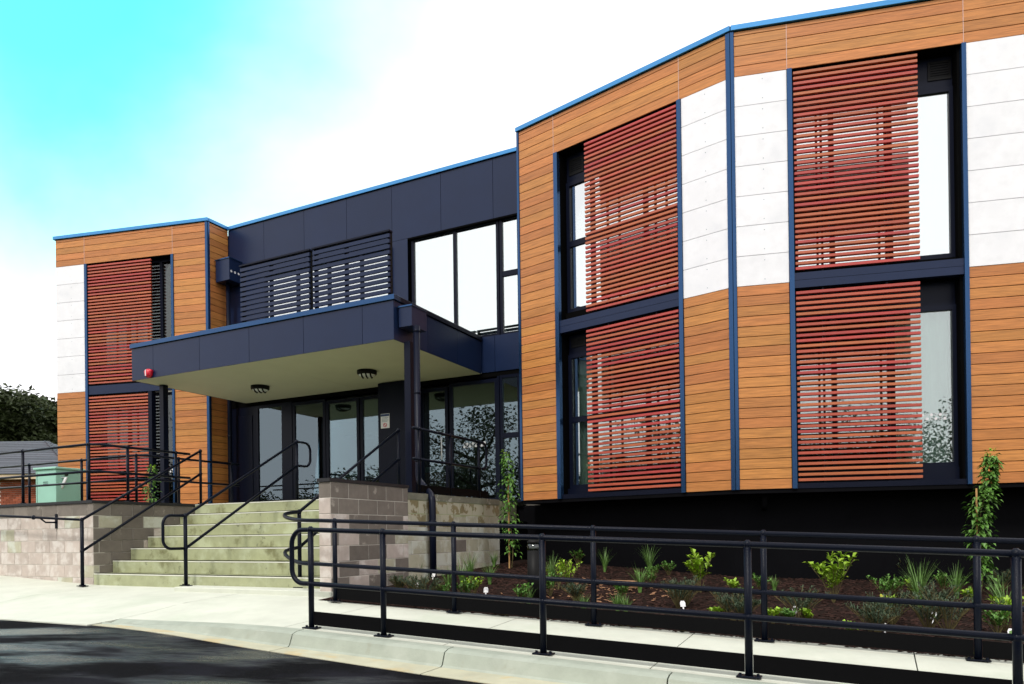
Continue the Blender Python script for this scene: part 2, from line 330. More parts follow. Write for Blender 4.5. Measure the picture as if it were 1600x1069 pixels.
# kerb and gutter: lengths with a profile, joints between
kb = bpy.data.objects.new('kerb', None); col.objects.link(kb); place(kb, FB.mw(2, 7.6, 0)); kb['kind'] = 'structure'
kj = [-1.45, 1.25, 2.92, 4.80, 6.6, 8.4, 10.2, 12]
for i in range(len(kj) - 1):
    a, b = kj[i] + 0.006, kj[i + 1] - 0.006; V, Fc = [], []; st = 14 if i == 0 else 6
    for k in range(st + 1):
        u = a + (b - a) * k / st; h = kerb_h(u); r0 = road(u, 7.9) + 0.006; top = r0 + h + 0.004
        prof = [(7.345, top + 0.004 if i else max(top, path_z(u, 7.345) + 0.004)), (KN - 0.02, top - 0.002), (KN + 0.035, top - 0.022 * h / 0.135), (KN + 0.075, r0 + 0.018), (KN + 0.10, r0 + 0.002), (KN + 0.10, r0 - 0.15)]
        V += [FB.p(u, n, z) for n, z in prof]
    m_ = 6
    for k in range(st):
        for q in range(m_ - 1): Fc.append((k * m_ + q, k * m_ + q + 1, (k + 1) * m_ + q + 1, (k + 1) * m_ + q))
    Fc.append(tuple(range(m_))); Fc.append(tuple(st * m_ + q for q in range(m_ - 1, -1, -1)))
    inv = WORLD[kb.name].inverted(); obj('kerb_length', mesh([inv @ v for v in V], Fc), 'kerb', WORLD[kb.name], kb)
    gt = sheet('gutter_tray', a, b, KN + 0.1005, lambda u: KN + 0.20 + 0.20 * min(1, max(0, (u + 1.45) / 4.4)), lambda u, n: road(u, n) + 0.006, 'gutter', 0.3, 0.31, 0, kb, 0.1)
# garden bed
gb = struct(sheet('garden_bed', 0.11, 12, 0.2, 5.86, mulch, 'mulch_soil', 0.25, 0.25, -0.012))
# loose bark chips over the bed
V, Fc = [], []
def chip(P, s, rng):
    a = rng.uniform(0, math.tau); tl = rng.uniform(-0.5, 0.5); dx = Vector((math.cos(a), math.sin(a), tl * 0.6)) * s; dy = Vector((-math.sin(a), math.cos(a), rng.uniform(-0.5, 0.5))) * s * rng.uniform(0.18, 0.4); up_ = Vector((0, 0, s * 0.22))
    b = len(V); V.extend([P - dx - dy, P + dx - dy, P + dx + dy, P - dx + dy, P - dx * 0.8 + up_, P + dx * 0.8 + up_]); Fc.extend([(b, b + 1, b + 5, b + 4), (b + 2, b + 3, b + 4, b + 5), (b + 1, b + 2, b + 5), (b + 3, b, b + 4)])
rng = random.Random(3)
for i in range(15000):
    u = rng.uniform(0.14, 9.0); n = 5.84 - 5.2 * rng.random() ** 1.25
    chip(FB.p(u, n, mulch(u, n) - 0.008), rng.uniform(0.012, 0.034), rng)
mc = obj('bark_mulch', mesh(V, Fc), 'mulch_chip', Matrix.Identity(4)); tag(mc, 'dark brown bark mulch chips covering the garden bed', 'mulch', kind='stuff')
V, Fc = [], []
for i in range(170):
    u = rng.gauss(3.0, 0.5); n = rng.gauss(3.6, 0.55)
    if 0.3 < u < 5 and 1 < n < 5.6: chip(FB.p(u, n, mulch(u, n) + 0.006), rng.uniform(0.015, 0.035), rng)
tag(obj('pale_chips', mesh(V, Fc), 'wood_chip', Matrix.Identity(4)), 'pale fresh wood chips scattered beside the timber edging piece', 'wood chips', kind='stuff')

# ------------------------------------------------------------------ the building
bld = thing('residential_building', 'two storey residential building with orange timber look cladding, white panels and red slatted screens', 'building', FB.mw(0, 0, LAND))
ZB, ZM, ZT, ZC0, ZC1 = 1.62, 4.62, 7.725, 8.39, 8.48
def boards(F, u0, u1, z0, z1, rows, parent=bld, d1=0.0):
    h = (z1 - z0) / rows
    for k in range(rows):
        box('cladding_board', F, u0 + 0.003, u1 - 0.003, d1 - 0.018, d1 + random.uniform(-0.0012, 0.0012), z0 + k * h + 0.0045, z0 + (k + 1) * h - 0.0045, 'board', parent, 0.002)
SCREW = lathe([(0.007, 0.0), (0.007, 0.003), (0.004, 0.004)], 8)
def whites(F, u0, u1, z0, z1, rows):
    h = (z1 - z0) / rows
    for k in range(rows):
        p_ = box('cement_panel', F, u0 + 0.002, u1 - 0.002, -0.018, 0.0, z0 + k * h + 0.004, z0 + (k + 1) * h - 0.004, 'white_panel', bld)
        for dz in (-0.14, 0.14): obj('screw', SCREW, 'sign_grey', WORLD[p_.name] @ Matrix.Translation(((u1 - u0) * 0.04, -0.0085, dz)) @ Matrix.Rotation(math.pi / 2, 4, 'X'), p_)
def backing(F, u0, u1, z0, z1): box('wall', F, u0, u1, -0.34, -0.019, z0, z1, 'backing', bld)
def band(F, segs):
    for a, b in segs:
        boards(F, a, b, ZT, ZT + 0.6, 4); boards(F, a, b, ZT + 0.6, ZC0, 1)
    for a, b in segs[:-1]: box('joint_strip', F, b - 0.004, b + 0.004, -0.018, 0.003, ZT + 0.002, ZC0 - 0.002, 'joiner', bld)
    backing(F, segs[0][0], segs[-1][1], ZT, ZC0)
# right wing, left-hand face
band(FC, [(-4.05, -3.265), (-3.265, -0.835), (-0.835, -0.07)])
boards(FC, -4.05, -3.265, ZB, ZM, 20); boards(FC, -4.05, -3.265, ZM, ZT, 20); backing(FC, -4.05, -3.265, ZB, ZT)
boards(FC, -0.80, -0.07, ZB, ZM, 20); whites(FC, -0.80, -0.07, ZM, ZT, 7); backing(FC, -0.80, -0.07, ZB, ZT)
# right wing, right-hand face
band(FD, [(0.055, 0.79), (0.79, 3.10), (3.10, 5.4)])
boards(FD, 0.055, 0.785, ZB, ZM, 20); whites(FD, 0.055, 0.785, ZM, ZT, 7); backing(FD, 0.055, 0.785, ZB, ZT)
boards(FD, 3.13, 5.4, ZB, ZM, 20); whites(FD, 3.13, 5.4, ZM, ZT, 7); backing(FD, 3.13, 5.4, ZB, ZT)
# left wing
band(FA, [(-4.26, -3.42), (-3.42, -0.95), (-0.95, -0.07)])
boards(FA, -4.26, -3.42, ZB, ZM, 20); whites(FA, -4.26, -3.42, ZM, ZT, 7); backing(FA, -4.26, -3.42, ZB, ZT)
boards(FA, -0.92, -0.07, ZB, ZM, 20); boards(FA, -0.92, -0.07, ZM, ZT, 20); backing(FA, -0.92, -0.07, ZB, ZT)
# return of the left wing back to the centre wall
FR = Frame(FA.p(0, 0, 0).x, FA.p(0, 0, 0).y, 0.4637 - math.pi / 2)
boards(FR, 0.05, 0.60, ZB, ZM, 20); boards(FR, 0.05, 0.60, ZM, ZT, 20); boards(FR, 0.05, 0.60, ZT, ZT + 0.6, 4); boards(FR, 0.05, 0.60, ZT + 0.6, ZC0, 1); box('wall', FR, 0.02, 0.60, -0.2, -0.019, ZB, ZC0, 'backing', bld)
# return of the right wing
c_l = FC.p(-4.05, 0, 0); FR2 = Frame(c_l.x, c_l.y, 0.4637 + math.pi / 2)
box('wall', FR2, -0.64, 0.0, -0.2, 0.0, ZB, ZC0, 'navy_panel', bld)
# corner and opening trims
def trim(F, u0, u1, z0, z1, d=0.012): return box('corner_trim' if z1 > 8 else 'opening_trim', F, u0, u1, -0.06, d, z0, z1, 'trim_metal', bld)
trim(FC, -0.066, 0.0, ZB, ZC0); trim(FD, 0.004, 0.052, ZB, ZC0); trim(FC, -4.10, -4.054, ZB, ZC0)
trim(FA, -0.066, 0.0, ZB, ZC0); trim(FR, 0.002, 0.048, ZB, ZC0); 
for F, a, b in ((FC, -3.262, -3.18), (FC, -0.87, -0.803), (FD, 0.788, 0.855), (FD, 3.07, 3.127), (FA, -3.417, -3.345), (FA, -0.985, -0.923)): trim(F, a, b, ZB, ZT, 0.02)
# parapet caps
for F, a, b in ((FC, -4.11, 0.012), (FD, 0.012, 5.42), (FA, -4.31, 0.02)): box('parapet_cap', F, a, b, -0.30, 0.035, ZC0 + 0.012, ZC1, 'cap_metal', bld, 0.004)
box('parapet_cap', FR, 0.03, 0.62, -0.3, 0.03, ZC0 + 0.012, ZC1 - 0.002, 'cap_metal', bld, 0.004)
box('parapet_cap', FB, -7.72, 0.36, -0.30, 0.035, ZC0 + 0.012, ZC1, 'cap_metal', bld, 0.004)
for F, a, b in ((FC, -4.10, -0.004), (FD, 0.004, 5.40), (FA, -4.28, 0.0), (FB, -7.70, 0.34)): box('shadow_strip', F, a, b, -0.28, -0.004, ZC0, ZC0 + 0.012, 'backing', bld)

# centre wall: navy panels, 1.2 m module
jn = [-7.72, -6.568, -5.346, -4.136, -2.932, -1.718, -0.515, 0.34]
for i in range(len(jn) - 1):
    a, b = jn[i] + 0.004, jn[i + 1] - 0.004
    z0 = 7.22 if i >= 4 else 4.95
    box('facade_panel', FB, a, b, -0.014, 0.0, z0, ZC0 - 0.004, 'navy_panel', bld)
box('facade_panel', FB, -2.928, -2.545, -0.014, 0.0, 4.96, 7.214, 'navy_panel', bld)
box('facade_panel', FB, -2.542, -0.519, -0.014, 0.0, 4.21, 4.915, 'navy_panel', bld); box('facade_panel', FB, -0.511, 0.34, -0.014, 0.0, 4.21, 4.915, 'navy_panel', bld)
box('wall', FB, -7.72, 0.34, -0.30, -0.016, 7.24, ZC0, 'backing', bld); box('wall', FB, -7.72, -2.56, -0.30, -0.016, 4.2, 7.24, 'backing', bld); box('wall', FB, -2.56, 0.34, -0.30, -0.016, 4.12, 4.91, 'backing', bld)

# windows ----------------------------------------------------------
def window(F, u0, u1, z0, z1, d, muls, trans, gl='glass_window', fw=0.06, parent=bld, fm='dark_frame', label=None):
    wn = part('window', F.mw((u0 + u1) / 2, d, z0), parent)
    if label: wn['label'] = label
    box('frame', F, u0, u1, d - 0.05, d + 0.03, z1 - fw, z1, fm, wn); box('frame', F, u0, u1, d - 0.05, d + 0.03, z0, z0 + fw, fm, wn)
    box('frame', F, u0, u0 + fw, d - 0.05, d + 0.028, z0 + fw, z1 - fw, fm, wn); box('frame', F, u1 - fw, u1, d - 0.05, d + 0.028, z0 + fw, z1 - fw, fm, wn)
    us = [u0 + fw] + [x for m_ in muls for x in (m_ - 0.035, m_ + 0.035)] + [u1 - fw]
    for m_ in muls: box('mullion', F, m_ - 0.035, m_ + 0.035, d - 0.05, d + 0.026, z0 + fw, z1 - fw, fm, wn)
    for i in range(0, len(us), 2):
        zs = [z0 + fw] + [x for t_ in (trans if isinstance(trans, list) else trans.get(i // 2, [])) for x in (t_ - 0.05, t_ + 0.05)] + [z1 - fw]
        for j in range(0, len(zs), 2):
            box('pane', F, us[i], us[i + 1], d - 0.012, d - 0.006, zs[j], zs[j + 1], gl, wn)
            if j: box('transom', F, us[i], us[i + 1], d - 0.05, d + 0.024, zs[j - 1], zs[j], fm, wn)
    return wn
def folds(name, F, u0, u1, z0, z1, d, m, parent, amp=0.03, per=0.14):
    V, Fc = [], []; n = int((u1 - u0) / 0.02)
    for i in range(n + 1):
        u = u0 + (u1 - u0) * i / n; dd = d + amp * math.sin(u / per * math.tau) * (0.6 + 0.4 * math.sin(u * 3.1)); V += [F.p(u, dd, z0), F.p(u, dd, z1)]
    for i in range(n): Fc.append((2 * i, 2 * i + 2, 2 * i + 3, 2 * i + 1))
    inv = WORLD[parent.name].inverted(); return obj(name, mesh([inv @ v for v in V], Fc), m, WORLD[parent.name], parent, True)
def vent(F, u0, u1, z0, z1, d, parent):
    v = part('vent_grille', F.mw((u0 + u1) / 2, d, z0), parent)
    box('frame', F, u0, u1, d, d + 0.012, z0, z0 + 0.03, 'black_plastic', v); box('frame', F, u0, u1, d, d + 0.012, z1 - 0.03, z1, 'black_plastic', v)
    box('frame', F, u0, u0 + 0.03, d, d + 0.011, z0 + 0.03, z1 - 0.03, 'black_plastic', v); box('frame', F, u1 - 0.03, u1, d, d + 0.011, z0 + 0.03, z1 - 0.03, 'black_plastic', v)
    k = 6
    for i in range(k):
        zc = z0 + 0.03 + (z1 - z0 - 0.06) * (i + 0.5) / k
        s = box('blade', F, u0 + 0.03, u1 - 0.03, d + 0.002, d + 0.010, zc - 0.014, zc + 0.010, 'black_plastic', v)
def slat_screen(F, u0, u1, z0, z1, d, label, posts):
    s = part('sliding_screen', F.mw((u0 + u1) / 2, d, z0), bld); s['label'] = label
    n = round((z1 - z0) / 0.0775); pt = (z1 - z0) / n
    for k in range(n): box('slat', F, u0, u1, d - 0.042, d, z0 + k * pt + 0.002, z0 + k * pt + 0.043, 'slat', s, 0.003)
    for p_ in posts: box('upright', F, p_ - 0.014, p_ + 0.014, d - 0.085, d - 0.046, z0 - 0.02, z1 + 0.02, 'dark_frame', s)
def opening(F, u0, u1, s0, s1, glz, upz, trans, muls, ventu, side, curtain_d):
    """two-storey opening: windows, panels over, spandrel rails, slatted screens in front"""
    d = -0.25
    for lvl, (z0, z1) in enumerate(glz):
        w_ = window(F, u0 + 0.02, u1 - 0.02, z0, z1, d, muls, [trans[lvl]] if trans else [], 'glass_window' if lvl else 'glass_low', 0.07, label='tall dark framed window behind a red slatted screen')
        z2 = upz[lvl]
        box('head_panel', F, u0 + 0.02, u1 - 0.02, d - 0.03, d - 0.002, z1, z2, 'dark_frame', bld)
        if ventu and not (F is FD and lvl == 0): vent(F, ventu[0], ventu[1], z1 + 0.12, min(z2 - 0.06, z1 + 0.40), d, bld)
        if lvl == 0:
            a, b = (u0 + 0.06, u0 + (u1 - u0) * 0.36) if side < 0 else (u1 - (u1 - u0) * 0.40, u1 - 0.06)
            folds('curtain', F, a, b, z0, z1, d - 0.2, 'curtain', w_)
    box('sill', F, u0, u1, -0.30, -0.01, ZB, ZB + 0.075, 'dark_frame', bld); box('sill', F, u0, u1, -0.29, -0.19, ZB + 0.075, glz[0][0], 'dark_frame', bld)
    box('spandrel_rail', F, u0, u1, -0.11, -0.002, 4.645, 4.75, 'navy_panel', bld); box('spandrel_rail', F, u0, u1, -0.11, -0.004, 4.532, 4.641, 'navy_panel', bld)
    box('floor_edge', F, u0, u1, -0.34, -0.19, upz[0], glz[1][0], 'backing', bld)
    for a in (u0, u1): box('reveal', F, a - 0.035, a - 0.002 if a == u0 else a + 0.03, -0.32, -0.062, ZB, ZT, 'backing', bld)
opening(FD, 0.855, 3.07, 0, 0, [(1.88, 4.18), (4.84, 7.28)], [4.53, ZT], None, [1.42, 2.2], (2.72, 3.02), 1, 0)
opening(FC, -3.18, -0.87, 0, 0, [(1.80, 4.18), (4.92, 7.24)], [4.53, ZT], [3.02, 6.14], [-2.62, -1.58], (-3.10, -2.80), -1, 0)
slat_screen(FD, 0.875, 2.52, 4.79, 7.715, -0.004, 'red slatted screen, upper right wing, right of the folded corner', [1.25, 2.1]); slat_screen(FD, 0.875, 2.515, 1.72, 4.515, -0.004, 'red slatted screen, lower right wing, right of the folded corner', [1.25, 2.1])
slat_screen(FC, -2.62, -0.89, 4.79, 7.715, -0.004, 'red slatted screen, upper right wing, left of the folded corner', [-2.2, -1.3]); slat_screen(FC, -2.625, -0.895, 1.72, 4.515, -0.004, 'red slatted screen, lower right wing, left of the folded corner', [-2.2, -1.3])
# safety dots on the lower right window
def dots(F, u0, z0, n, d, parent, r_=0.022, pitch=0.058):
    bm = bmesh.new()
    for row in range(2):
        for i in range(n):
            full = (i + row) % 2 == 0; M = WORLD[parent.name].inverted() @ F.mw(u0 + i * pitch, d, z0 + row * 0.056) @ Matrix.Rotation(math.pi / 2, 4, 'X')
            if full: bmesh.ops.create_circle(bm, cap_ends=True, segments=12, radius=r_, matrix=M)
            else:
                a = bmesh.ops.create_circle(bm, cap_ends=False, segments=12, radius=r_, matrix=M)['verts']; b = bmesh.ops.create_circle(bm, cap_ends=False, segments=12, radius=r_ * 0.78, matrix=M)['verts']
                for k in range(12): bm.faces.new((a[k], a[(k + 1) % 12], b[(k + 1) % 12], b[k]))
    me = bpy.data.meshes.new('dots'); bm.to_mesh(me); bm.free(); return obj('safety_dots', me, 'white_plastic', WORLD[parent.name], parent)
wsel = [o for o in bpy.data.objects if o.name.startswith('window') and o.parent == bld]
dots(FD, 2.30, 2.58, 11, -0.252, wsel[0])

# left wing opening: screens, dark louvred window beside them
for lvl, (z0, z1) in enumerate(((1.70, 4.53), (4.78, ZT))):
    wl = window(FA, -3.34, -0.99, z0, z1, -0.26, [-2.4, -1.45], [], 'glass_dark', 0.06)
    lv = part('louvre_blind', FA.mw(-1.2, -0.2, z0), bld)
    for k in range(26):
        z = z0 + 0.25 + k * 0.082
        if z < z1 - 0.55:
            me = box_mesh(0.42, 0.05, 0.004, 'sign_grey'); obj('blind_slat', me, None, FA.mw(-1.24, -0.34, z) @ Matrix.Rotation(R(-28), 4, 'X'), lv)
    if lvl == 0: dots(FA, -1.38, 2.62, 6, -0.25, wl)
    else: dots(FA, -1.32, 5.0, 6, -0.25, wl)
box('spandrel_rail', FA, -3.345, -0.99, -0.11, -0.002, 4.535, 4.745, 'navy_panel', bld)
box('sill', FA, -3.345, -0.99, -0.3, -0.01, ZB, ZB + 0.08, 'dark_frame', bld)
slat_screen(FA, -3.335, -1.55, 4.79, 7.715, -0.004, 'red slatted screen, upper left wing', [-2.9, -2.0]); slat_screen(FA, -3.335, -1.665, 1.72, 4.515, -0.004, 'red slatted screen, lower left wing', [-2.9, -2.0])
box('screen_post', FA, -1.66, -1.56, -0.14, 0.0, 1.62, 4.53, 'dark_frame', bld)
for a, b in ((-3.38, -3.348), (-0.983, -0.95)): box('reveal', FA, a, b, -0.32, -0.062, ZB, ZT, 'backing', bld)

# centre wall, upper window beside the right wing
uw = window(FB, -2.50, -0.44, 4.915, 7.24, -0.10, [-1.45], [], 'glass_window', 0.06, label='wide white reflecting window above the entrance canopy')
uw2 = window(FB, -0.42, 0.02, 4.915, 7.24, -0.10, [], [6.125], 'glass_window', 0.055)
folds('blind', FB, -2.45, -0.0, 4.95, 7.2, -0.30, 'blind', uw, 0.008, 0.3)
box('window_head', FB, -2.54, 0.03, -0.16, -0.004, 7.19, 7.236, 'backing', bld)  # black strip: the recess shade above the window put in as colour
dots(FB, -2.28, 5.38, 6, -0.094, uw)
# upper glazing behind the balcony
bw = window(FB, -6.5, -2.95, 4.96, 7.12, 0.04, [-5.5, -4.6, -3.7], [], 'glass_window', 0.06)
folds('blind', FB, -6.4, -3.05, 4.99, 7.06, 0.01, 'blind', bw, 0.004, 0.3)

# entrance glazing under the canopy
def door(u0, u1, z1, lab=None, d=-0.03, gl='glass_door', fw=0.07):
    dr = part('glass_door', FB.mw((u0 + u1) / 2, d, LAND), bld)
    if lab: dr['label'] = lab
    z0 = LAND
    box('frame', FB, u0, u1, d - 0.05, d + 0.02, z1 - fw, z1, 'dark_frame', dr); box('frame', FB, u0, u1, d - 0.05, d + 0.02, z0, z0 + 0.1, 'dark_frame', dr)
    box('frame', FB, u0, u0 + fw, d - 0.05, d + 0.018, z0 + 0.1, z1 - fw, 'dark_frame', dr); box('frame', FB, u1 - fw, u1, d - 0.05, d + 0.018, z0 + 0.1, z1 - fw, 'dark_frame', dr)
    box('pane', FB, u0 + fw, u1 - fw, d - 0.014, d - 0.006, z0 + 0.1, z1 - fw, gl, dr); return dr
door(-6.90, -6.03, 4.11, 'fixed glass side panel'); door(-5.77, -4.81, 4.08, 'sliding glass door leaf'); door(-4.79, -3.87, 4.03, 'sliding glass door leaf'); d4 = door(-3.84, -3.12, 4.03)
d5 = door(-2.29, -1.62, 4.03, gl='glass_door'); d6 = door(-1.58, -0.47, 4.08, gl='glass_door'); dots(FB, -1.25, 2.78, 8, -0.03, d6, 0.026, 0.066)
hd = tube('handle', [(-1.74, 0.05, 2.55), (-1.74, 0.05, 3.0)], 0.014, 'lens', d5)
window(FB, -0.42, 0.02, LAND, 4.12, -0.03, [], [2.94], 'glass_door', 0.055)
box('door_head', FB, -7.72, 0.34, -0.28, -0.02, 4.112, 4.20, 'backing', bld)
box('jamb', FB, -6.025, -5.775, -0.12, 0.0, LAND, 4.11, 'dark_frame', bld)
box('jamb', FB, -0.465, -0.425, -0.1, 0.02, LAND, 4.11, 'dark_frame', bld)
box('wall', FB, -7.72, -6.905, -0.12, -0.03, LAND, 4.11, 'dark_frame', bld)
box('service_door', FB, -7.55, -7.02, -0.028, -0.012, LAND, 3.9, 'dark_frame', bld, 0.004)
box('column_cladding', FB, -3.11, -2.31, -0.1, 0.32, LAND, 4.18, 'dark_frame', bld)
# interior: floors, back walls, a roof, so the glass looks into rooms
ring = [FA.p(-4.25, -0.3, 0), FA.p(-0.05, -0.3, 0), FB.p(-7.75, -0.25, 0), FB.p(0.36, -0.25, 0), FC.p(-4.04, -0.3, 0), FD.p(0.0, -0.36, 0), FD.p(5.4, -0.3, 0), FD.p(5.4, -9, 0), FA.p(-4.25, -7, 0)]
rp = [(q.x, q.y) for q in ring]
obj('roof', poly_slab(rp, 8.2, 8.3), 'backing', Matrix.Identity(4) , None); o = bpy.data.objects['roof']; place(o, Matrix.Identity(4), bld)
o = obj('floor_slab', poly_slab(rp, 4.30, 4.62), 'interior_pale', Matrix.Identity(4), bld); o = obj('floor_slab', poly_slab(rp, 1.566, 1.60), 'interior', Matrix.Identity(4), bld)
box('rear_wall', FD, -14, 5.4, -9.2, -9.0, 1.4, 8.3, 'interior', bld); box('end_wall', FD, 5.4, 5.5, -9.2, -0.02, 1.4, 8.38, 'navy_panel', bld); box('end_wall', FA, -4.25, -4.12, -7.2, -0.345, 1.4, 8.38, 'white_panel', bld)
box('partition', FB, -7.7, 0.3, -4.1, -4.0, 1.6, 4.3, 'interior', bld); box('partition', FD, 0.1, 5.0, -3.1, -3.0, 1.6, 8.2, 'interior', bld); box('partition', FC, -4.0, -0.5, -3.1, -3.0, 1.6, 8.2, 'interior', bld); box('partition', FB, -7.7, 0.3, -3.1, -3.0, 4.62, 8.2, 'interior_pale', bld); box('partition', FA, -4.2, 0.0, -3.1, -3.0, 1.6, 8.2, 'interior', bld)
# plinth and soffit under the right wing
pc = [FC.p(-4.0, -0.45, 0), FD.p(0.0, -0.47, 0), FD.p(5.4, -0.45, 0), FD.p(5.4, -8, 0), FC.p(-4.0, -5, 0)]
obj('plinth', poly_slab([(q.x, q.y) for q in pc], -0.6, 1.56), 'plinth', Matrix.Identity(4), bld)
pc = [FC.p(-4.05, -0.02, 0), FD.p(0.0, -0.02, 0), FD.p(5.4, -0.02, 0), FD.p(5.4, -8, 0), FC.p(-4.05, -5, 0)]
obj('underside', poly_slab([(q.x, q.y) for q in pc], 1.562, 1.618), 'plinth', Matrix.Identity(4), bld)
pc = [FA.p(-4.2, -0.05, 0), FA.p(-0.02, -0.05, 0), FA.p(-0.02, -5, 0), FA.p(-4.2, -5, 0)]
obj('plinth', poly_slab([(q.x, q.y) for q in pc], 0.0, 1.618), 'plinth', Matrix.Identity(4), bld)
box('plinth', FB, -0.19, 0.088, -0.119, 1.045, -0.6, 1.25, 'plinth', bld); box('plinth', FB, -0.18, 0.95, -0.40, -0.12, -0.6, 1.56, 'plinth', bld); box('plinth', FB, 0.35, 0.95, -0.40, 0.10, -0.6, 1.555, 'plinth', bld)
tube('pipe_stub', [(0.42, -0.25, 1.56), (0.42, -0.25, 1.40), (0.42, -0.32, 1.34)], 0.045, 'plinth', bld, 10, FD)

# canopy ------------------------------------------------------------
cn = part('canopy', FB.mw(-4, 1.4, 4.2), bld); cn['label'] = 'flat navy canopy over the entrance with pale underside'
CU0, CU1, CD_ = -7.21, -0.805, 2.955; CZ0, CZ1 = 4.193, 4.92
cj = [CU0, -6.58, -5.28, -4.0, -2.713, -1.438, CU1]
for i in range(6): box('fascia_panel', FB, cj[i] + 0.004, cj[i + 1] - 0.004, CD_ - 0.014, CD_, CZ0, CZ1 - 0.095, 'navy_panel', cn)
FS = Frame(FB.p(CU1, 0, 0).x, FB.p(CU1, 0, 0).y, 0.4637 - math.pi / 2)   # right flank; u runs from the front back to the wall is negative
sj = [-CD_ + 0.0, -1.95, -0.95, -0.03]
for i in range(3): box('fascia_panel', FS, sj[i] + 0.004, sj[i + 1] - 0.004, -0.014, 0.0, CZ0, CZ1 - 0.095, 'navy_panel', cn)
FS2 = Frame(FB.p(CU0, 0, 0).x, FB.p(CU0, 0, 0).y, 0.4637 + math.pi / 2)
box('fascia_panel', FS2, 0.03, CD_, -0.014, 0.0, CZ0, CZ1 - 0.095, 'navy_panel', cn)
box('edge_cap', FB, CU0 - 0.03, CU1 + 0.03, CD_ - 0.16, CD_ + 0.03, CZ1 - 0.085, CZ1, 'trim_metal', cn, 0.004); box('edge_cap', FB, CU1 - 0.15, CU1 + 0.03, 0.02, CD_ - 0.165, CZ1 - 0.085, CZ1 - 0.003, 'dark_frame', cn, 0.004)
box('edge_cap', FB, CU0 - 0.03, CU0 + 0.15, 0.02, CD_ - 0.165, CZ1 - 0.085, CZ1 - 0.003, 'trim_metal', cn, 0.004)
box('core', FB, CU0 + 0.02, CU1 - 0.02, 0.02, CD_ - 0.02, CZ0 + 0.03, CZ1 - 0.1, 'backing', cn)
sf = [(CU0 + 0.01, -3.87), (-3.864, CU1 - 0.01)]
for a, b in sf: box('soffit_sheet', FB, a, b, 0.0, CD_ - 0.016, CZ0 + 0.004, CZ0 + 0.02, 'soffit', cn)
# balcony screens on the canopy edge
for a, b, lab in ((-4.30, -2.64, 'left dark slatted balcony screen'), (-2.57, -0.94, 'right dark slatted balcony screen')):
    s = part('balcony_screen', FB.mw((a + b) / 2, 2.84, CZ1), bld); s['label'] = lab
    for k in range(11): box('slat', FB, a, b, 2.83, 2.865, 5.0 + k * 0.091, 5.0 + k * 0.091 + 0.062, 'navy_panel', s, 0.002)
    for p_ in (a + 0.03, (a + b) / 2 - 0.12, b - 0.03): box('post', FB, p_ - 0.025, p_ + 0.025, 2.77, 2.826, CZ1 - 0.01, 6.0, 'black_plastic', s)
    box('top_rail', FB, a - 0.01, b + 0.01, 2.78, 2.88, 6.003, 6.03, 'dark_frame', s)
box('canopy_post', FB, -0.76, -0.635, 2.62, 2.745, LAND, CZ0, 'dark_frame', bld, 0.004)
box('canopy_post', FB, -7.10, -6.98, 2.30, 2.42, LAND, CZ0, 'dark_frame', bld, 0.004)
# rainwater heads and downpipes
def rain_head(u0, u1, d0, d1, z0, z1, lab, holes=False):
    h = part('rainwater_head', FB.mw((u0 + u1) / 2, d1, z0), bld); h['label'] = lab
    box('hopper', FB, u0, u1, d0, d1, z0, z1, 'navy_panel', h, 0.004); box('rim', FB, u0 - 0.015, u1 + 0.015, d0, d1 + 0.015, z1 + 0.001, z1 + 0.025, 'trim_metal', h)
    if holes:
        bm = bmesh.new()
        for k in range(3): bmesh.ops.create_circle(bm, cap_ends=True, segments=12, radius=0.028, matrix=Matrix.Translation((u1 - (u0 + u1) / 2 + 0.002, 0.06 + k * 0.11, (z1 - z0) * 0.42)) @ Matrix.Rotation(math.pi / 2, 4, 'Y'))
        me = bpy.data.meshes.new('holes'); bm.to_mesh(me); bm.free(); obj('overflow_hole', me, 'white_plastic', WORLD[h.name], h)
    return h
rain_head(-7.68, -7.24, 0.03, 0.42, 7.02, 7.52, 'rainwater head beside the left wing', True)
rain_head(-0.775, -0.52, 2.42, 2.86, 4.40, 4.72, 'rainwater head at the canopy corner')
dp = part('downpipe', FB.mw(-7.46, 0.2, LAND), bld); tube('pipe', [(-7.5, 0.22, 7.02), (-7.5, 0.22, LAND)], 0.05, 'dark_frame', dp, 12)
for z in (5.4, 3.4): tube('pipe_clip', [(-7.5, 0.22, z), (-7.5, 0.22, z + 0.03)], 0.056, 'dark_frame', dp, 12)
dp = part('downpipe', FB.mw(-0.5, 2.8, LAND), bld); dp['label'] = 'round downpipe bending over the landing edge'
tube('pipe', [(-0.47, 2.80, 4.40), (-0.47, 2.80, 1.98), (-0.44, 2.83, 1.90), (0.11, 3.33, 1.62), (0.165, 3.38, 1.54), (0.165, 3.38, 0.28)], 0.052, 'dark_frame', dp, 12)
for z in (4.3, 3.3, 2.2): tube('pipe_clip', [(-0.47, 2.80, z), (-0.47, 2.80, z + 0.03)], 0.058, 'dark_frame', dp, 12)
tube('pipe_clip', [(0.165, 3.38, 1.2), (0.165, 3.38, 1.23)], 0.058, 'dark_frame', dp, 12)

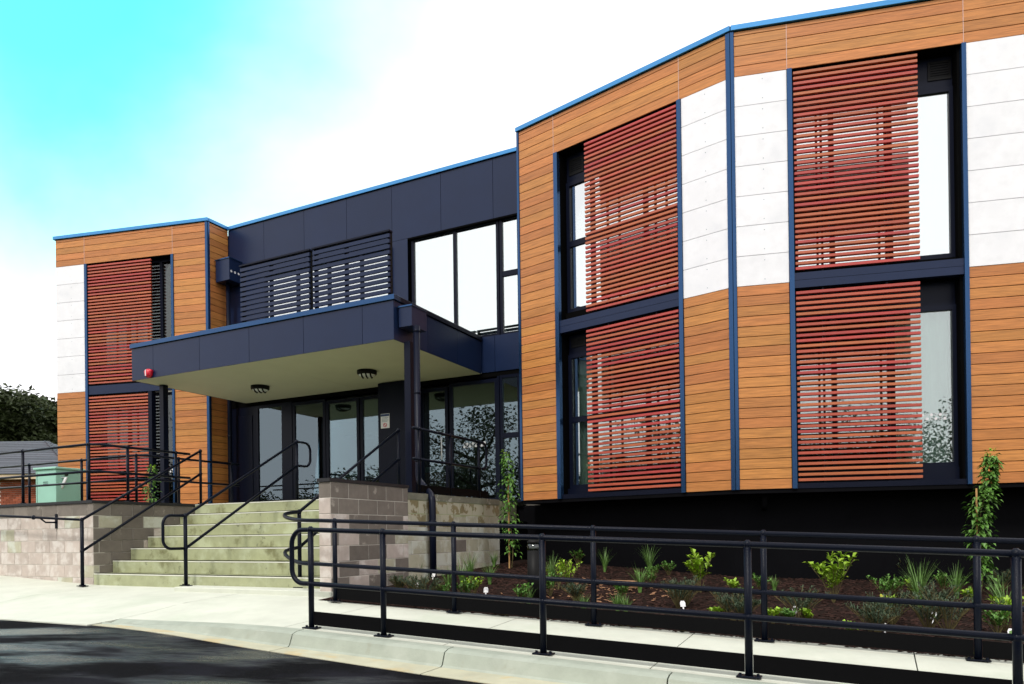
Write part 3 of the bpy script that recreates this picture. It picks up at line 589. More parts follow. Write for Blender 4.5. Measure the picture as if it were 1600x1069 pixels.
# ------------------------------------------------------------------ small fixtures
def ceiling_light(u, n, lab):
    t_ = thing('ceiling_light', lab, 'light', FB.mw(u, n, CZ0 - 0.08), 'round bulkhead lights under the canopy')
    obj('housing', lathe([(0.17, 0.0), (0.19, 0.02), (0.19, 0.082), (0.16, 0.084)], 20), 'black_plastic', WORLD[t_.name], t_, False)
    obj('lens', lathe([(0.02, -0.035), (0.10, -0.03), (0.15, -0.012), (0.165, 0.002)], 20), 'lens', WORLD[t_.name], t_, True)
    for k in (-0.085, 0.0, 0.085):
        me = tube_mesh([[Vector((k, -math.sqrt(max(0, 0.17 ** 2 - k * k)), 0.0)), Vector((k, -0.06, -0.045)), Vector((k, 0.06, -0.045)), Vector((k, math.sqrt(max(0, 0.17 ** 2 - k * k)), 0.0))]], 0.016, 6)
        obj('guard_bar', me, 'black_plastic', WORLD[t_.name] @ Matrix.Rotation(0.5, 4, 'Z'), t_)
ceiling_light(-5.42, 1.30, 'round black bulkhead light under the canopy, nearer the left wing'); ceiling_light(-2.60, 1.34, 'round black bulkhead light under the canopy, nearer the entrance column')
al = thing('fire_alarm_beacon', 'red domed alarm beacon on the left end of the canopy fascia', 'alarm', FB.mw(-6.67, CD_ + 0.002, 4.28))
obj('dome', lathe([(0.085, 0.0), (0.09, 0.03), (0.075, 0.075), (0.04, 0.095)], 16), 'red_plastic', WORLD[al.name] @ Matrix.Rotation(R(90), 4, 'X'), al, True)
box('strobe_strip', FB, -6.69, -6.665, CD_ + 0.06, CD_ + 0.10, 4.22, 4.34, 'clear_white', al)
for dx in (-0.06, 0.06): obj('horn', lathe([(0.04, 0.0), (0.04, 0.06), (0.02, 0.07)], 10), 'red_plastic', WORLD[al.name] @ Matrix.Translation((dx, 0, 0.03)) @ Matrix.Rotation(R(90), 4, 'X'), al, True)
sg = thing('door_sign', 'small white notice with dark blue header and red no smoking ring on the entrance column', 'sign', FB.mw(-2.93, 0.325, 3.24))
box('plate', FB, -3.04, -2.82, 0.322, 0.328, 3.24, 3.54, 'white_plastic', sg, 0.002); box('header', FB, -3.035, -2.825, 0.3285, 0.3300, 3.485, 3.532, 'sign_blue', sg)
for k in range(4): box('text_line', FB, -3.01, -2.85 - 0.02 * (k % 2), 0.3285, 0.3295, 3.452 - k * 0.026, 3.462 - k * 0.026, 'sign_grey', sg)
me = tube_mesh([arc(Vector((0, -0.006, 0.065)), 0.038, 0, math.tau, 16, Vector((1, 0, 0)), Vector((0, 0, 1)))], 0.006, 6); obj('prohibition_ring', me, 'red_plastic', WORLD[sg.name], sg)
me = tube_mesh([[Vector((-0.027, -0.006, 0.092)), Vector((0.027, -0.006, 0.038))]], 0.005, 6); obj('prohibition_bar', me, 'red_plastic', WORLD[sg.name], sg)
pl = thing('pendant_lamp', 'dished pendant lamp glowing in the lobby behind the sliding doors', 'lamp', FB.mw(-5.05, -1.6, 3.42))
obj('shade', lathe([(0.04, 0.16), (0.10, 0.13), (0.30, 0.05), (0.44, 0.0), (0.42, -0.005), (0.28, 0.035), (0.05, 0.10)], 24), 'dark_frame', WORLD[pl.name], pl, True)
obj('bulb', lathe([(0.02, 0.08), (0.05, 0.05), (0.055, 0.01), (0.02, -0.02)], 12), 'lamp_glow', WORLD[pl.name], pl, True)
tube('cord', [(-5.05, -1.6, 3.55), (-5.05, -1.6, 4.30)], 0.006, 'black_plastic', pl)
rc = thing('reception_counter', 'long reception counter with pale teal top inside the lobby', 'counter', FB.mw(-5, -2.4, LAND))
box('front_panel', FB, -6.8, -3.3, -2.9, -2.4, 1.602, 2.55, 'timber', rc); box('counter_top', FB, -6.9, -3.2, -2.95, -2.32, 2.552, 2.68, 'teal_top', rc)

# ------------------------------------------------------------------ stairs, landing and walls
UL, UP, NF, GO, Z1, RI = -5.06, 0.098, 5.24, 0.325, 0.468, 0.194
st = thing('staircase', 'seven greenish concrete steps rising to the entrance landing', 'stairs', FB.mw(-2.5, NF, 0.28))
for k in range(7):
    n1 = NF - k * GO; z1 = Z1 + k * RI; z0 = 0.12 if k == 0 else z1 - RI + 0.0
    s = box('step', FB, UL + 0.004, UP - 0.21, n1 - (GO + 0.03 if k < 6 else 0.6), n1, z0 + (0.0 if k == 0 else 0.001), z1, 'step', st, 0.006)
    box('nosing_strip', FB, UL + 0.01, UP - 0.215, n1 + 0.001, n1 + 0.004, z1 - 0.016, z1 - 0.002, 'nosing', s)
    box('anti_slip_strip', FB, UL + 0.01, UP - 0.215, n1 - 0.07, n1 - 0.012, z1 + 0.001, z1 + 0.009, 'black_plastic', s)
ld = struct(box('landing', FB, UL + 0.2, UP - 0.195, -0.02, NF - 6 * GO - 0.605, 1.25, LAND - 0.002, 'step'))
struct(box('landing_paving', FB, -9.0, UL + 0.19, -0.6, 3.2, 1.2, LAND - 0.03, 'path'))
pd_ = struct(box('stair_pad', FB, -2.72, 0.10, NF + 0.004, 5.62, 0.10, 0.325, 'path', None, 0.008))
def block_wall(name, label, F, u0, u1, d, z0, z1, matfn, depth=0.19, cap=True, top_first=True, parent=None, L=0.4, phase=0.0, capm='wall_cap', step=None):
    t_ = parent or thing(name, label, 'wall', F.mw((u0 + u1) / 2, d, z0))
    box('mortar_core', F, u0 + 0.004, u1 - 0.004, d - depth, d - 0.006, z0 - 0.3, z1 - 0.002, 'mortar', t_)
    rows = int((z1 - z0) / 0.2 + 0.999)
    for r_ in range(rows):
        zt = z1 - r_ * 0.2; zb = max(zt - 0.2, z0 - 0.02)
        if zt - zb < 0.03: continue
        a = u0 - ((r_ % 2) * 0.5 + phase) * L
        while a < u1 - 1e-6:
            p0, p1 = max(a, u0), min(a + L, u1)
            if p1 - p0 > 0.03 and not (step and zb < step((p0 + p1) / 2)):
                box('block', F, p0 + 0.005, p1 - 0.005, d - 0.05, d + random.uniform(-0.0015, 0.0015), zb + 0.005, zt - 0.005, matfn(r_, random.random()), t_, 0.003)
            a += L
    if cap: box('wall_cap', F, u0 - 0.01, u1 + 0.01, d - depth - 0.02, d + 0.02, z1 + 0.001, z1 + 0.045, capm, t_)
    return t_
lw = block_wall('block_wall', 'long pale concrete block wall left of the stairs with black capping', FB, -12.0, UL, NF, 0.29, 1.595, lambda r_, x: 'block_dark' if r_ == 0 else ('block_light' if x > 0.12 else 'block_cream'))
FL = Frame(FB.p(UL, 0, 0).x, FB.p(UL, 0, 0).y, 0.4637 - math.pi / 2)   # flank facing the stairs, local u = -n
box('mortar_core', FL, -NF + 0.2, -3.0, -0.19, -0.006, 0.1, 1.592, 'mortar', lw)
block_wall('', '', FL, -NF + 0.002, -3.05, 0.0, 0.29, 1.595, lambda r_, x: 'block_dark' if (r_ == 0 or x < 0.6) else ('block_light' if x < 0.85 else 'block_cream'), parent=lw, phase=0.25)  # mixed block tones; the extra dark ones stand in for this flank's shade
pr = block_wall('block_pier', 'grey brown concrete block flank wall right of the stairs with black cap', FB, UP - 0.19, UP - 0.001, 5.60, 0.2, 1.69, lambda r_, x: 'block_light' if r_ else 'block_dark', depth=1.68, phase=0.5)
FP = Frame(FB.p(UP, 0, 0).x, FB.p(UP, 0, 0).y, 0.4637 - math.pi / 2)
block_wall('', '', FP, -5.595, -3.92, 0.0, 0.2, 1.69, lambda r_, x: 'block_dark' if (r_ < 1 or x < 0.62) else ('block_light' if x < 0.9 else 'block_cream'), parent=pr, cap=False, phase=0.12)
lw2 = block_wall('landing_wall', 'cream stained block wall under the right side of the landing', FP, -3.915, -1.05, -0.012, 0.25, 1.53, lambda r_, x: 'block_stain' if (r_ == 0 or (r_ == 1 and x < 0.3)) else ('block_cream' if x > 0.03 else 'block_dark'), phase=0.3, cap=False)
box('slab_edge', FP, -3.915, -1.05, -0.2, -0.004, 1.534, LAND, 'stain_band', lw2)
struct(box('landing_infill', FB, -0.097, 0.085, 1.06, 3.9, 1.30, LAND - 0.004, 'step'))

# ------------------------------------------------------------------ rails
RR = 0.024
def ball(name, u, n, z, parent, r_=0.034): 
    obj(name, lathe([(0.012, -r_), (r_ * 0.8, -r_ * 0.6), (r_, 0), (r_ * 0.8, r_ * 0.6), (0.012, r_)], 10), 'rail_metal', FB.mw(u, n, z), parent, True)
def post(u, n, z0, z1, parent, r_=RR, balls=()):
    tube('post', [(u, n, z0), (u, n, z1)], r_, 'rail_metal', parent, 10)
    bp = box('base_plate', FB, u - 0.085, u + 0.085, n - 0.045, n + 0.045, z0 - 0.001, z0 + 0.011, 'rail_metal', parent, 0.003)
    bm = bmesh.new()
    for dx in (-0.062, 0.062): bmesh.ops.create_cone(bm, cap_ends=True, segments=6, radius1=0.013, radius2=0.011, depth=0.016, matrix=Matrix.Translation((dx, 0, 0.013)))
    me = bpy.data.meshes.new('bolts'); bm.to_mesh(me); bm.free(); obj('bolt', me, 'rail_metal', WORLD[bp.name], bp)
    for z in balls: ball('joint_fitting', u, n, z, parent)
def path_rail(name, label, n, us, top_off, mid_off, u_end, kick, loop_u):
    t_ = thing(name, label, 'railing', FB.mw(us[0], n, g(us[0], n)))
    zz = lambda u, o: g_line(u, n) + o
    for u in us: post(u, n, g_line(u, n) + 0.002, zz(u, top_off), t_, RR + 0.004, (zz(u, top_off), zz(u, mid_off)))
    pts = us + [u_end]
    return t_, zz
def g_line(u, n):   # straight fall of the rail line
    return (0.187 - 0.0407 * u - 0.012) if n > 7 else (0.2705 - 0.0431 * u - 0.012)
# near rail on the kerb
us = [1.274, 2.126, 3.719, 5.33, 6.93, 8.5]
NR = 7.27
nr, zz = path_rail('kerb_railing', 'black pipe railing with looped end along the kerb edge of the footpath', NR, us, 0.95, 0.43, 9.0, True, 1.0)
zt, zm = (lambda u: zz(u, 0.95)), (lambda u: zz(u, 0.43))
ul = us[0]; rl = 0.14
loop = [(9.0, NR, zt(9.0)), (ul, NR, zt(ul))]
cx_ = ul - 0.10
top = [(cx_ - rl * math.sin(a), NR, zt(ul) - rl * (1 - math.cos(a))) for a in [i * math.pi / 16 for i in range(9)]]
bot = [(cx_ - rl * math.cos(a), NR, zm(ul) + rl * (1 - math.sin(a))) for a in [i * math.pi / 16 for i in range(9)]]
tube('rail', loop + top + bot + [(ul, NR, zm(ul)), (9.0, NR, zm(9.0))], RR, 'rail_metal', nr, 10)
for i in range(5): 
    a, b = us[i] + 0.03, us[i + 1] - 0.03; 
    V = [FB.p(a, NR - 0.006, zz(a, 0.035)), FB.p(b, NR - 0.006, zz(b, 0.035)), FB.p(b, NR - 0.006, zz(b, 0.165)), FB.p(a, NR - 0.006, zz(a, 0.165))]; V += [v + FB.M.to_3x3() @ Vector((0, -0.012, 0)) for v in V]
    inv = WORLD[nr.name].inverted(); obj('kick_plate', mesh([inv @ v for v in V], [(0, 1, 2, 3), (7, 6, 5, 4), (0, 4, 5, 1), (1, 5, 6, 2), (2, 6, 7, 3), (3, 7, 4, 0)]), 'kick_metal', WORLD[nr.name], nr)
# far rail along the garden, wrapping round to the stair newel
us = [0.438, 2.07, 3.665, 5.26, 6.86, 8.45]
MR = 5.93
fr_, zz = path_rail('garden_railing', 'black pipe railing along the garden side of the footpath, curving round to the stair', MR, us, 0.95, 0.43, 9.0, True, 0)
zt, zm = (lambda u: zz(u, 0.95)), (lambda u: zz(u, 0.43))
def smooth(P, k=6):
    o_ = []; P = [Vector(p) for p in P]
    for i in range(len(P) - 1):
        p0, p1, p2, p3 = P[max(i - 1, 0)], P[i], P[i + 1], P[min(i + 2, len(P) - 1)]
        for j in range(k):
            t = j / k; o_.append(0.5 * ((2 * p1) + (p2 - p0) * t + (2 * p0 - 5 * p1 + 4 * p2 - p3) * t * t + (3 * p1 - p0 - 3 * p2 + p3) * t ** 3))
    return o_ + [P[-1]]
H3 = (-0.781, 5.2); H3T, H3M = 1.345, 0.87
wrap = smooth([(0.20, MR, zt(0.2)), (-0.12, MR - 0.02, zt(0.0) + 0.004), (-0.50, MR - 0.20, 1.255), (-0.72, MR - 0.42, 1.31), (H3[0], H3[1], H3T)])
tube('rail', [(9.0, MR, zt(9.0)), (us[0], MR, zt(us[0]))] + [tuple(v) for v in wrap], RR, 'rail_metal', fr_, 10)
wrap = smooth([(0.20, MR, zm(0.2)), (-0.12, MR - 0.02, zm(0.0) + 0.004), (-0.50, MR - 0.20, 0.765), (-0.72, MR - 0.42, 0.83), (H3[0], H3[1], H3M)])
tube('rail', [(9.0, MR, zm(9.0)), (us[0], MR, zm(us[0]))] + [tuple(v) for v in wrap], RR, 'rail_metal', fr_, 10)
for i in range(5):
    a, b = us[i] + 0.03, us[i + 1] - 0.03
    V = [FB.p(a, MR - 0.006, zz(a, 0.03)), FB.p(b, MR - 0.006, zz(b, 0.03)), FB.p(b, MR - 0.006, zz(b, 0.16)), FB.p(a, MR - 0.006, zz(a, 0.16))]; V += [v + FB.M.to_3x3() @ Vector((0, -0.012, 0)) for v in V]
    inv = WORLD[fr_.name].inverted(); obj('kick_plate', mesh([inv @ v for v in V], [(0, 1, 2, 3), (7, 6, 5, 4), (0, 4, 5, 1), (1, 5, 6, 2), (2, 6, 7, 3), (3, 7, 4, 0)]), 'kick_metal', WORLD[fr_.name], fr_)
# stair handrails
def stair_rail(label, u, n0, zt0, zm0, n1, zt1, zm1, z0, top_loop=True, bot_loop=True, extra=None):
    t_ = thing('stair_handrail', label, 'handrail', FB.mw(u, n0, z0))
    post(u, n0, z0, zt0, t_, RR + 0.003, (zt0, zm0)); post(u, n1, LAND, zt1, t_, RR, (zt1, zm1))
    r_ = 0.13
    P = []
    if bot_loop:
        f_ = n0 + 0.24
        P += [(u, n0, zm0), (u, f_, zm0)] + [(u, f_ + r_ * math.sin(a), zm0 + r_ * (1 - math.cos(a))) for a in [i * math.pi / 16 for i in range(1, 9)]] + [(u, f_ + r_ * math.cos(a), zt0 - r_ * (1 - math.sin(a))) for a in [i * math.pi / 16 for i in range(0, 9)]] + [(u, n0 + 0.02, zt0)]
    P += [(u, n0, zt0), (u, n1, zt1)]
    if top_loop:
        f_ = n1 - 0.20
        P += [(u, f_, zt1)] + [(u, f_ - r_ * math.sin(a), zt1 - r_ * (1 - math.cos(a))) for a in [i * math.pi / 16 for i in range(1, 9)]] + [(u, f_ - r_ * math.cos(a), zm1 + r_ * (1 - math.sin(a))) for a in [i * math.pi / 16 for i in range(0, 9)]] + [(u, n1 - 0.02, zm1)]
    tube('rail', P, RR - 0.003, 'rail_metal', t_, 10)
    tube('rail', [(u, n0, zm0), (u, n1, zm1)], RR - 0.003, 'rail_metal', t_, 10)
    return t_
h1 = stair_rail('black double handrail up the left edge of the stairs, continuing along the block wall', -4.94, 5.5, 1.32, 0.83, 3.25, 2.61, 2.19, 0.283, False, False)
tube('wall_rail', [(-4.94, 5.5, 1.32), (-7.4, 5.48, 1.445), (-10, 5.46, 1.56)], RR - 0.003, 'rail_metal', h1, 10)
for u in (-6.0, -8.4):
    tube('wall_bracket', [(u, 5.5, 1.36), (u, 5.42, 1.30), (u, 5.245, 1.30)], 0.014, 'rail_metal', h1, 8); box('bracket_plate', FB, u - 0.03, u + 0.03, 5.242, 5.252, 1.20, 1.44, 'rail_metal', h1)
ball('joint_fitting', -6.2, 5.495, 1.384, h1, 0.036)
stair_rail('black double handrail with looped ends up the middle of the stairs', -2.74, 5.4, 1.333, 0.864, 3.12, 2.645, 2.235, 0.327)
stair_rail('black double handrail up the right edge of the stairs beside the block pier', H3[0], H3[1], H3T, H3M, 2.90, 2.72, 2.25, 0.327, False, False)
# landing balustrades
def level_rail(label, pts, z0, zt_, zm_, posts, loop=False):
    t_ = thing('landing_railing', label, 'railing', FB.mw(pts[0][0], pts[0][1], z0))
    for u, n in posts: post(u, n, z0, zt_, t_, RR, (zt_, zm_))
    for z in (zt_, zm_): tube('rail', [(u, n, z) for u, n in pts], RR - 0.002, 'rail_metal', t_, 10)
    if loop:
        (u, n) = pts[-1]; r_ = 0.13
        P = [(u, n, zt_), (u, n - 0.1, zt_)] + [(u, n - 0.1 - r_ * math.sin(a), zt_ - r_ * (1 - math.cos(a))) for a in [i * math.pi / 16 for i in range(1, 9)]] + [(u, n - 0.1 - r_ * math.cos(a), zm_ + r_ * (1 - math.sin(a))) for a in [i * math.pi / 16 for i in range(0, 9)]] + [(u, n, zm_)]
        tube('end_loop', P, RR - 0.002, 'rail_metal', t_, 10)
    return t_
rr = level_rail('black railing with looped end on the right edge of the landing', [(-0.02, 3.6), (-0.02, 1.55)], LAND, 2.62, 2.16, [(-0.02, 3.45), (-0.02, 2.55), (-0.02, 1.6)], True)
box('kick_plate', FP, -3.5, -1.3, -0.115, -0.10, LAND + 0.02, LAND + 0.14, 'kick_metal', rr)
level_rail('black railing on top of the block wall, turning the corner beside the stairs', [(-11.5, 5.14), (-5.3, 5.14), (-5.16, 5.05), (-5.16, 3.3)], 1.64, 2.56, 2.12, [(-9.2, 5.14), (-7.1, 5.14), (-5.3, 5.14), (-5.16, 4.55), (-5.16, 3.6)])
level_rail('black railing on the far side of the ramp behind the block wall', [(-11.5, 3.7), (-6.1, 3.7), (-5.95, 3.55), (-5.95, 1.4)], 1.60, 2.56, 2.12, [(-9.4, 3.7), (-7.7, 3.7), (-6.1, 3.7), (-5.95, 2.9), (-5.95, 1.6)])

# ------------------------------------------------------------------ bollard light and bits in the bed
bo = thing('bollard_light', 'black cylindrical bollard light with white lens in the garden bed', 'bollard', FB.mw(2.50, 4.80, mulch(2.50, 4.80)))
obj('body', lathe([(0.082, -0.1), (0.082, 0.60)], 20), 'black_plastic', WORLD[bo.name], bo, True); obj('reflector', lathe([(0.078, 0.601), (0.072, 0.615), (0.035, 0.668)], 20), 'white_plastic', WORLD[bo.name], bo, True)
obj('clear_ring', lathe([(0.081, 0.602), (0.081, 0.678)], 20), 'glass_dark', WORLD[bo.name], bo, True); obj('cap', lathe([(0.082, 0.68), (0.082, 0.71), (0.06, 0.725)], 20), 'black_plastic', WORLD[bo.name], bo, True)
te = thing('timber_edging', 'short weathered timber plank lying in the mulch', 'timber', FB.mw(2.75, 2.95, mulch(2.75, 2.95) + 0.02))
obj('plank', box_mesh(1.0, 0.16, 0.05, 'timber', 0.004), None, FB.mw(2.75, 2.95, mulch(2.75, 2.95) + 0.03, -0.1), te); obj('stub', box_mesh(0.08, 0.34, 0.05, 'timber', 0.004), None, FB.mw(3.22, 3.16, mulch(3.22, 3.2) + 0.03, -0.35), te)
pp = thing('pipe_outlet', 'short black pipe stub standing beside the block pier', 'pipe', FB.mw(0.30, 5.72, mulch(0.3, 5.72)))
obj('tube', lathe([(0.035, -0.05), (0.035, 0.13), (0.028, 0.13)], 12), 'black_plastic', WORLD[pp.name], pp, True); obj('collar', lathe([(0.042, 0.10), (0.042, 0.132)], 12), 'black_plastic', WORLD[pp.name], pp, True)

# ------------------------------------------------------------------ plants
def leaf(V, Fc, P, d, up_, L, W_, fold=0.25):
    s = d.cross(up_).normalized() if d.cross(up_).length > 1e-4 else Vector((1, 0, 0)); b = len(V)
    mid = P + d * L * 0.5 + up_ * L * 0.06
    V += [P, mid + s * W_ * 0.5 + up_ * W_ * fold, P + d * L - up_ * L * 0.08, mid - s * W_ * 0.5 + up_ * W_ * fold, mid]
    Fc += [(b, b + 4, b + 1), (b + 4, b + 2, b + 1), (b, b + 3, b + 4), (b + 4, b + 3, b + 2)]
def rdir(rng, lo=-0.3, hi=0.9):
    a = rng.uniform(0, math.tau); z = rng.uniform(lo, hi); r_ = math.sqrt(max(0, 1 - z * z)); return Vector((r_ * math.cos(a), r_ * math.sin(a), z))
def place_plant(name, label, cat, u, n, builder, group, z=None):
    zz_ = mulch(u, n) - 0.01 if z is None else z
    t_ = thing(name, label, cat, FB.mw(u, n, zz_), group); builder(t_); return t_
def grass(h, nb, m='grass_blade', spread=0.55):
    def f(t_):
        rng = random.Random(t_.name); V, Fc = [], []
        for i in range(nb):
            a = rng.uniform(0, math.tau); o_ = Vector((math.cos(a), math.sin(a), 0)); ln = h * rng.uniform(0.6, 1.1); be = rng.uniform(0.1, spread) ; w_ = rng.uniform(0.004, 0.008); s = Vector((-o_.y, o_.x, 0)); b = len(V); k = 5
            for j in range(k + 1):
                q = j / k; P = o_ * (0.02 + be * ln * q * q * 1.1) + Vector((0, 0, ln * (q - 0.35 * be * q * q))); ww = w_ * (1 - q * 0.92); V += [P - s * ww, P + s * ww]
            for j in range(k): Fc.append((b + 2 * j, b + 2 * j + 1, b + 2 * j + 3, b + 2 * j + 2))
        obj('blades', mesh(V, Fc), m, WORLD[t_.name], t_)
    return f
def shrub(h, wd, nl, L, W_, m, stems=7):
    def f(t_):
        rng = random.Random(t_.name); V, Fc = [], []; ST = []
        for s in range(stems):
            a = rng.uniform(0, math.tau); tip = Vector((math.cos(a) * wd * rng.uniform(0.2, 0.9), math.sin(a) * wd * rng.uniform(0.2, 0.9), h * rng.uniform(0.6, 1.0))); ST.append([Vector((0, 0, -0.02)), tip * 0.5 + Vector((0, 0, h * 0.08)), tip])
            for i in range(nl // stems):
                q = rng.uniform(0.25, 1.0); P = Vector((0, 0, 0)).lerp(tip, q) + Vector((0, 0, h * 0.16 * math.sin(q * math.pi))) + rdir(rng) * 0.01; leaf(V, Fc, P, (rdir(rng, -0.2, 0.9) + tip.normalized() * 0.4).normalized(), Vector((0, 0, 1)), L * rng.uniform(0.6, 1.2), W_ * rng.uniform(0.7, 1.2))
        obj('foliage', mesh(V, Fc), m, WORLD[t_.name], t_); obj('stem', tube_mesh(ST, 0.004, 5), 'stem', WORLD[t_.name], t_)
    return f
G1, G2, G3 = 'low grassy tufts in the mulch bed', 'small shrubs in the mulch bed', 'bright leafy seedlings in the mulch bed'
def on_mulch(x, y):     # where a point seen at a photo position meets the bed
    k = (right * ((x - 800) / 1143.95) - up * ((y - 832.09) / 1143.95) + fwd); lo, hi = 2.0, 25.0
    for _ in range(50):
        m_ = (lo + hi) / 2; P = Vector((0, 0, CAMZ)) + k * m_; u, n, z = to_uv(P)
        if z > mulch(u, n): lo = m_
        else: hi = m_
    return u, n
plants = [
 # x, y of the foot, kind, size
 (650, 935, 'needle', .26), (668, 940, 'needle', .28), (625, 925, 'needle', .2), (555, 918, 'leafy', .12), (700, 922, 'grass', .30), (690, 935, 'leafy', .16), (735, 905, 'grass', .42), (722, 915, 'grass', .36), (740, 932, 'lime', .24), (728, 938, 'leafy', .22), (765, 912, 'grass', .28), (772, 885, 'grass', .26), (655, 903, 'grass', .25), (815, 945, 'leafy', .20), (826, 945, 'grass', .2),
 (862, 912, 'grass', .40), (872, 920, 'lime', .34), (888, 918, 'lime', .30), (860, 930, 'leafy', .25), (902, 880, 'leafy', .22), (945, 893, 'grass', .36), (1015, 895, 'grass', .44), (1000, 925, 'grass', .36), (1018, 918, 'leafy', .26), (975, 938, 'leafy', .18), (912, 955, 'grass', .18), (965, 955, 'grass', .2), (978, 958, 'grass', .18), (1060, 950, 'needle', .30), (1072, 945, 'needle', .3), (900, 940, 'needle', .2), (1045, 898, 'leafy', .18),
 (1095, 925, 'maple', .46), (1303, 940, 'maple', .50), (1145, 928, 'lime', .16), (1162, 938, 'leafy', .14), (1188, 925, 'leafy', .2), (1210, 922, 'grass', .18), (1145, 970, 'needle', .3), (1160, 972, 'needle', .26), (1118, 968, 'lime', .1), (1208, 975, 'lime', .13), (1250, 970, 'needle', .32), (1232, 976, 'leafy', .12), (1260, 972, 'lime', .1), (1385, 938, 'leafy', .26), (1400, 930, 'leafy', .2), (1392, 955, 'lime', .14), (1432, 940, 'grass', .52), (1437, 948, 'grass', .5), (1425, 935, 'lime', .22), (1395, 975, 'needle', .30), (1360, 985, 'needle', .26), (1370, 990, 'needle', .24), (1462, 965, 'needle', .34), (1482, 990, 'needle', .36), (1450, 985, 'needle', .3), (1495, 935, 'grass', .40), (1475, 928, 'leafy', .24), (1410, 905, 'needle', .3), (1558, 940, 'grass', .3), (1565, 922, 'needle', .26), (1570, 985, 'lime', .30), (1572, 970, 'grass', .42), (1560, 990, 'leafy', .2), (1328, 990, 'lime', .08), (1515, 938, 'lime', .1)]
lab = {'needle': 'grey green needle shrub', 'grass': 'arching grass tuft', 'leafy': 'mid green leafy plant', 'lime': 'bright lime seedling', 'maple': 'lime and reddish lobed shrub'}
BAY = ['first', 'second', 'third', 'fourth', 'fifth', 'sixth']
def where(u, n):        # which railing bay, counted from the stairs, and what it grows against
    b = BAY[max(0, min(5, int((u - 0.438) // 1.6)))]
    w_ = 'at the railing foot' if n > 4.9 else ('front half of bed' if n > 3.6 else ('back half of bed' if n > 2.2 else 'against the plinth'))
    return w_ + ', ' + b + ' railing bay from stairs'
for x, y, k, s in plants:
    u, n = on_mulch(x, y)
    n = min(n, 5.72); s *= 1.15
    lb = ('taller ' if s > 0.42 else ('tiny ' if s < 0.2 else '')) + lab[k] + ' ' + where(u, n)
    lab_k = lab[k]; lab[k] = lb
    if k == 'grass': place_plant('grass_tuft', lab[k], 'grass', u, n, grass(s, 60), G1)
    elif k == 'needle': place_plant('needle_shrub', lab[k], 'shrub', u, n, shrub(s * 0.95, s * 0.95, 900, 0.05, 0.009, 'leaf_grey', 22), G2)
    elif k == 'leafy': place_plant('leafy_plant', lab[k], 'plant', u, n, shrub(s, s * 0.8, 240, 0.05, 0.026, 'leaf_green', 12), G2)
    elif k == 'lime': place_plant('lime_seedling', lab[k], 'plant', u, n, shrub(s, s * 0.7, 110, 0.065, 0.035, 'leaf_lime', 9), G3)
    else: place_plant('lobed_shrub', lab[k], 'shrub', u, n, shrub(s, s * 0.5, 170, 0.11, 0.07, 'leaf_lime', 10), 'lobed shrubs in the mulch bed')
    lab[k] = lab_k
# weeds creeping out along the slab edge
for i, x in enumerate((612, 655, 780, 790, 800, 975, 985, 1000, 1070, 1250, 1490, 1510)):
    u, n = on_mulch(x, 940 + (x - 600) * 0.092); place_plant('edge_weed', 'tiny bright green weed creeping over the footpath edge', 'weed', u, 5.80, shrub(0.035, 0.07, 36, 0.03, 0.02, 'leaf_lime', 5), 'weeds along the footpath edge')
# white plant tags
for x, y, rz, green in ((650, 922, 0.2, False), (759, 930, 0.4, False), (676, 905, 0.0, False), (1068, 953, 0.5, False), (1383, 990, 0.3, False), (1458, 972, -0.3, True), (1582, 1000, 0.1, True), (1243, 962, 0.2, True)):
    u, n = on_mulch(x, y); n = min(n, 5.75)
    t_ = thing('plant_tag', 'printed white and green plant tag stuck in the mulch' if green else 'blank white plant tag stuck in the mulch', 'plant tag', FB.mw(u, n, mulch(u, n), rz) @ Matrix.Rotation(R(-25), 4, 'X'), 'printed plant tags in the bed' if green else 'blank plant tags in the bed')
    V = [(-0.028, 0, 0.035), (0.028, 0, 0.035), (0.03, 0, 0.08), (0.018, 0, 0.105), (-0.018, 0, 0.105), (-0.03, 0, 0.08)]; V += [(a, -0.003, c) for a, b, c in V]
    obj('card', mesh(V, [(5, 4, 3, 2, 1, 0), (6, 7, 8, 9, 10, 11)] + [(i, (i + 1) % 6, 6 + (i + 1) % 6, 6 + i) for i in range(6)]), 'white_plastic', WORLD[t_.name], t_)
    obj('spike', box_mesh(0.014, 0.003, 0.09, 'white_plastic'), None, WORLD[t_.name] @ Matrix.Translation((0, -0.0015, 0.0)), t_)
    if green: obj('print', mesh([(-0.02, -0.004, 0.045), (0.02, -0.004, 0.05), (0.005, -0.004, 0.09), (-0.018, -0.004, 0.08)], [(0, 1, 2, 3)]), 'leaf_green', WORLD[t_.name], t_)
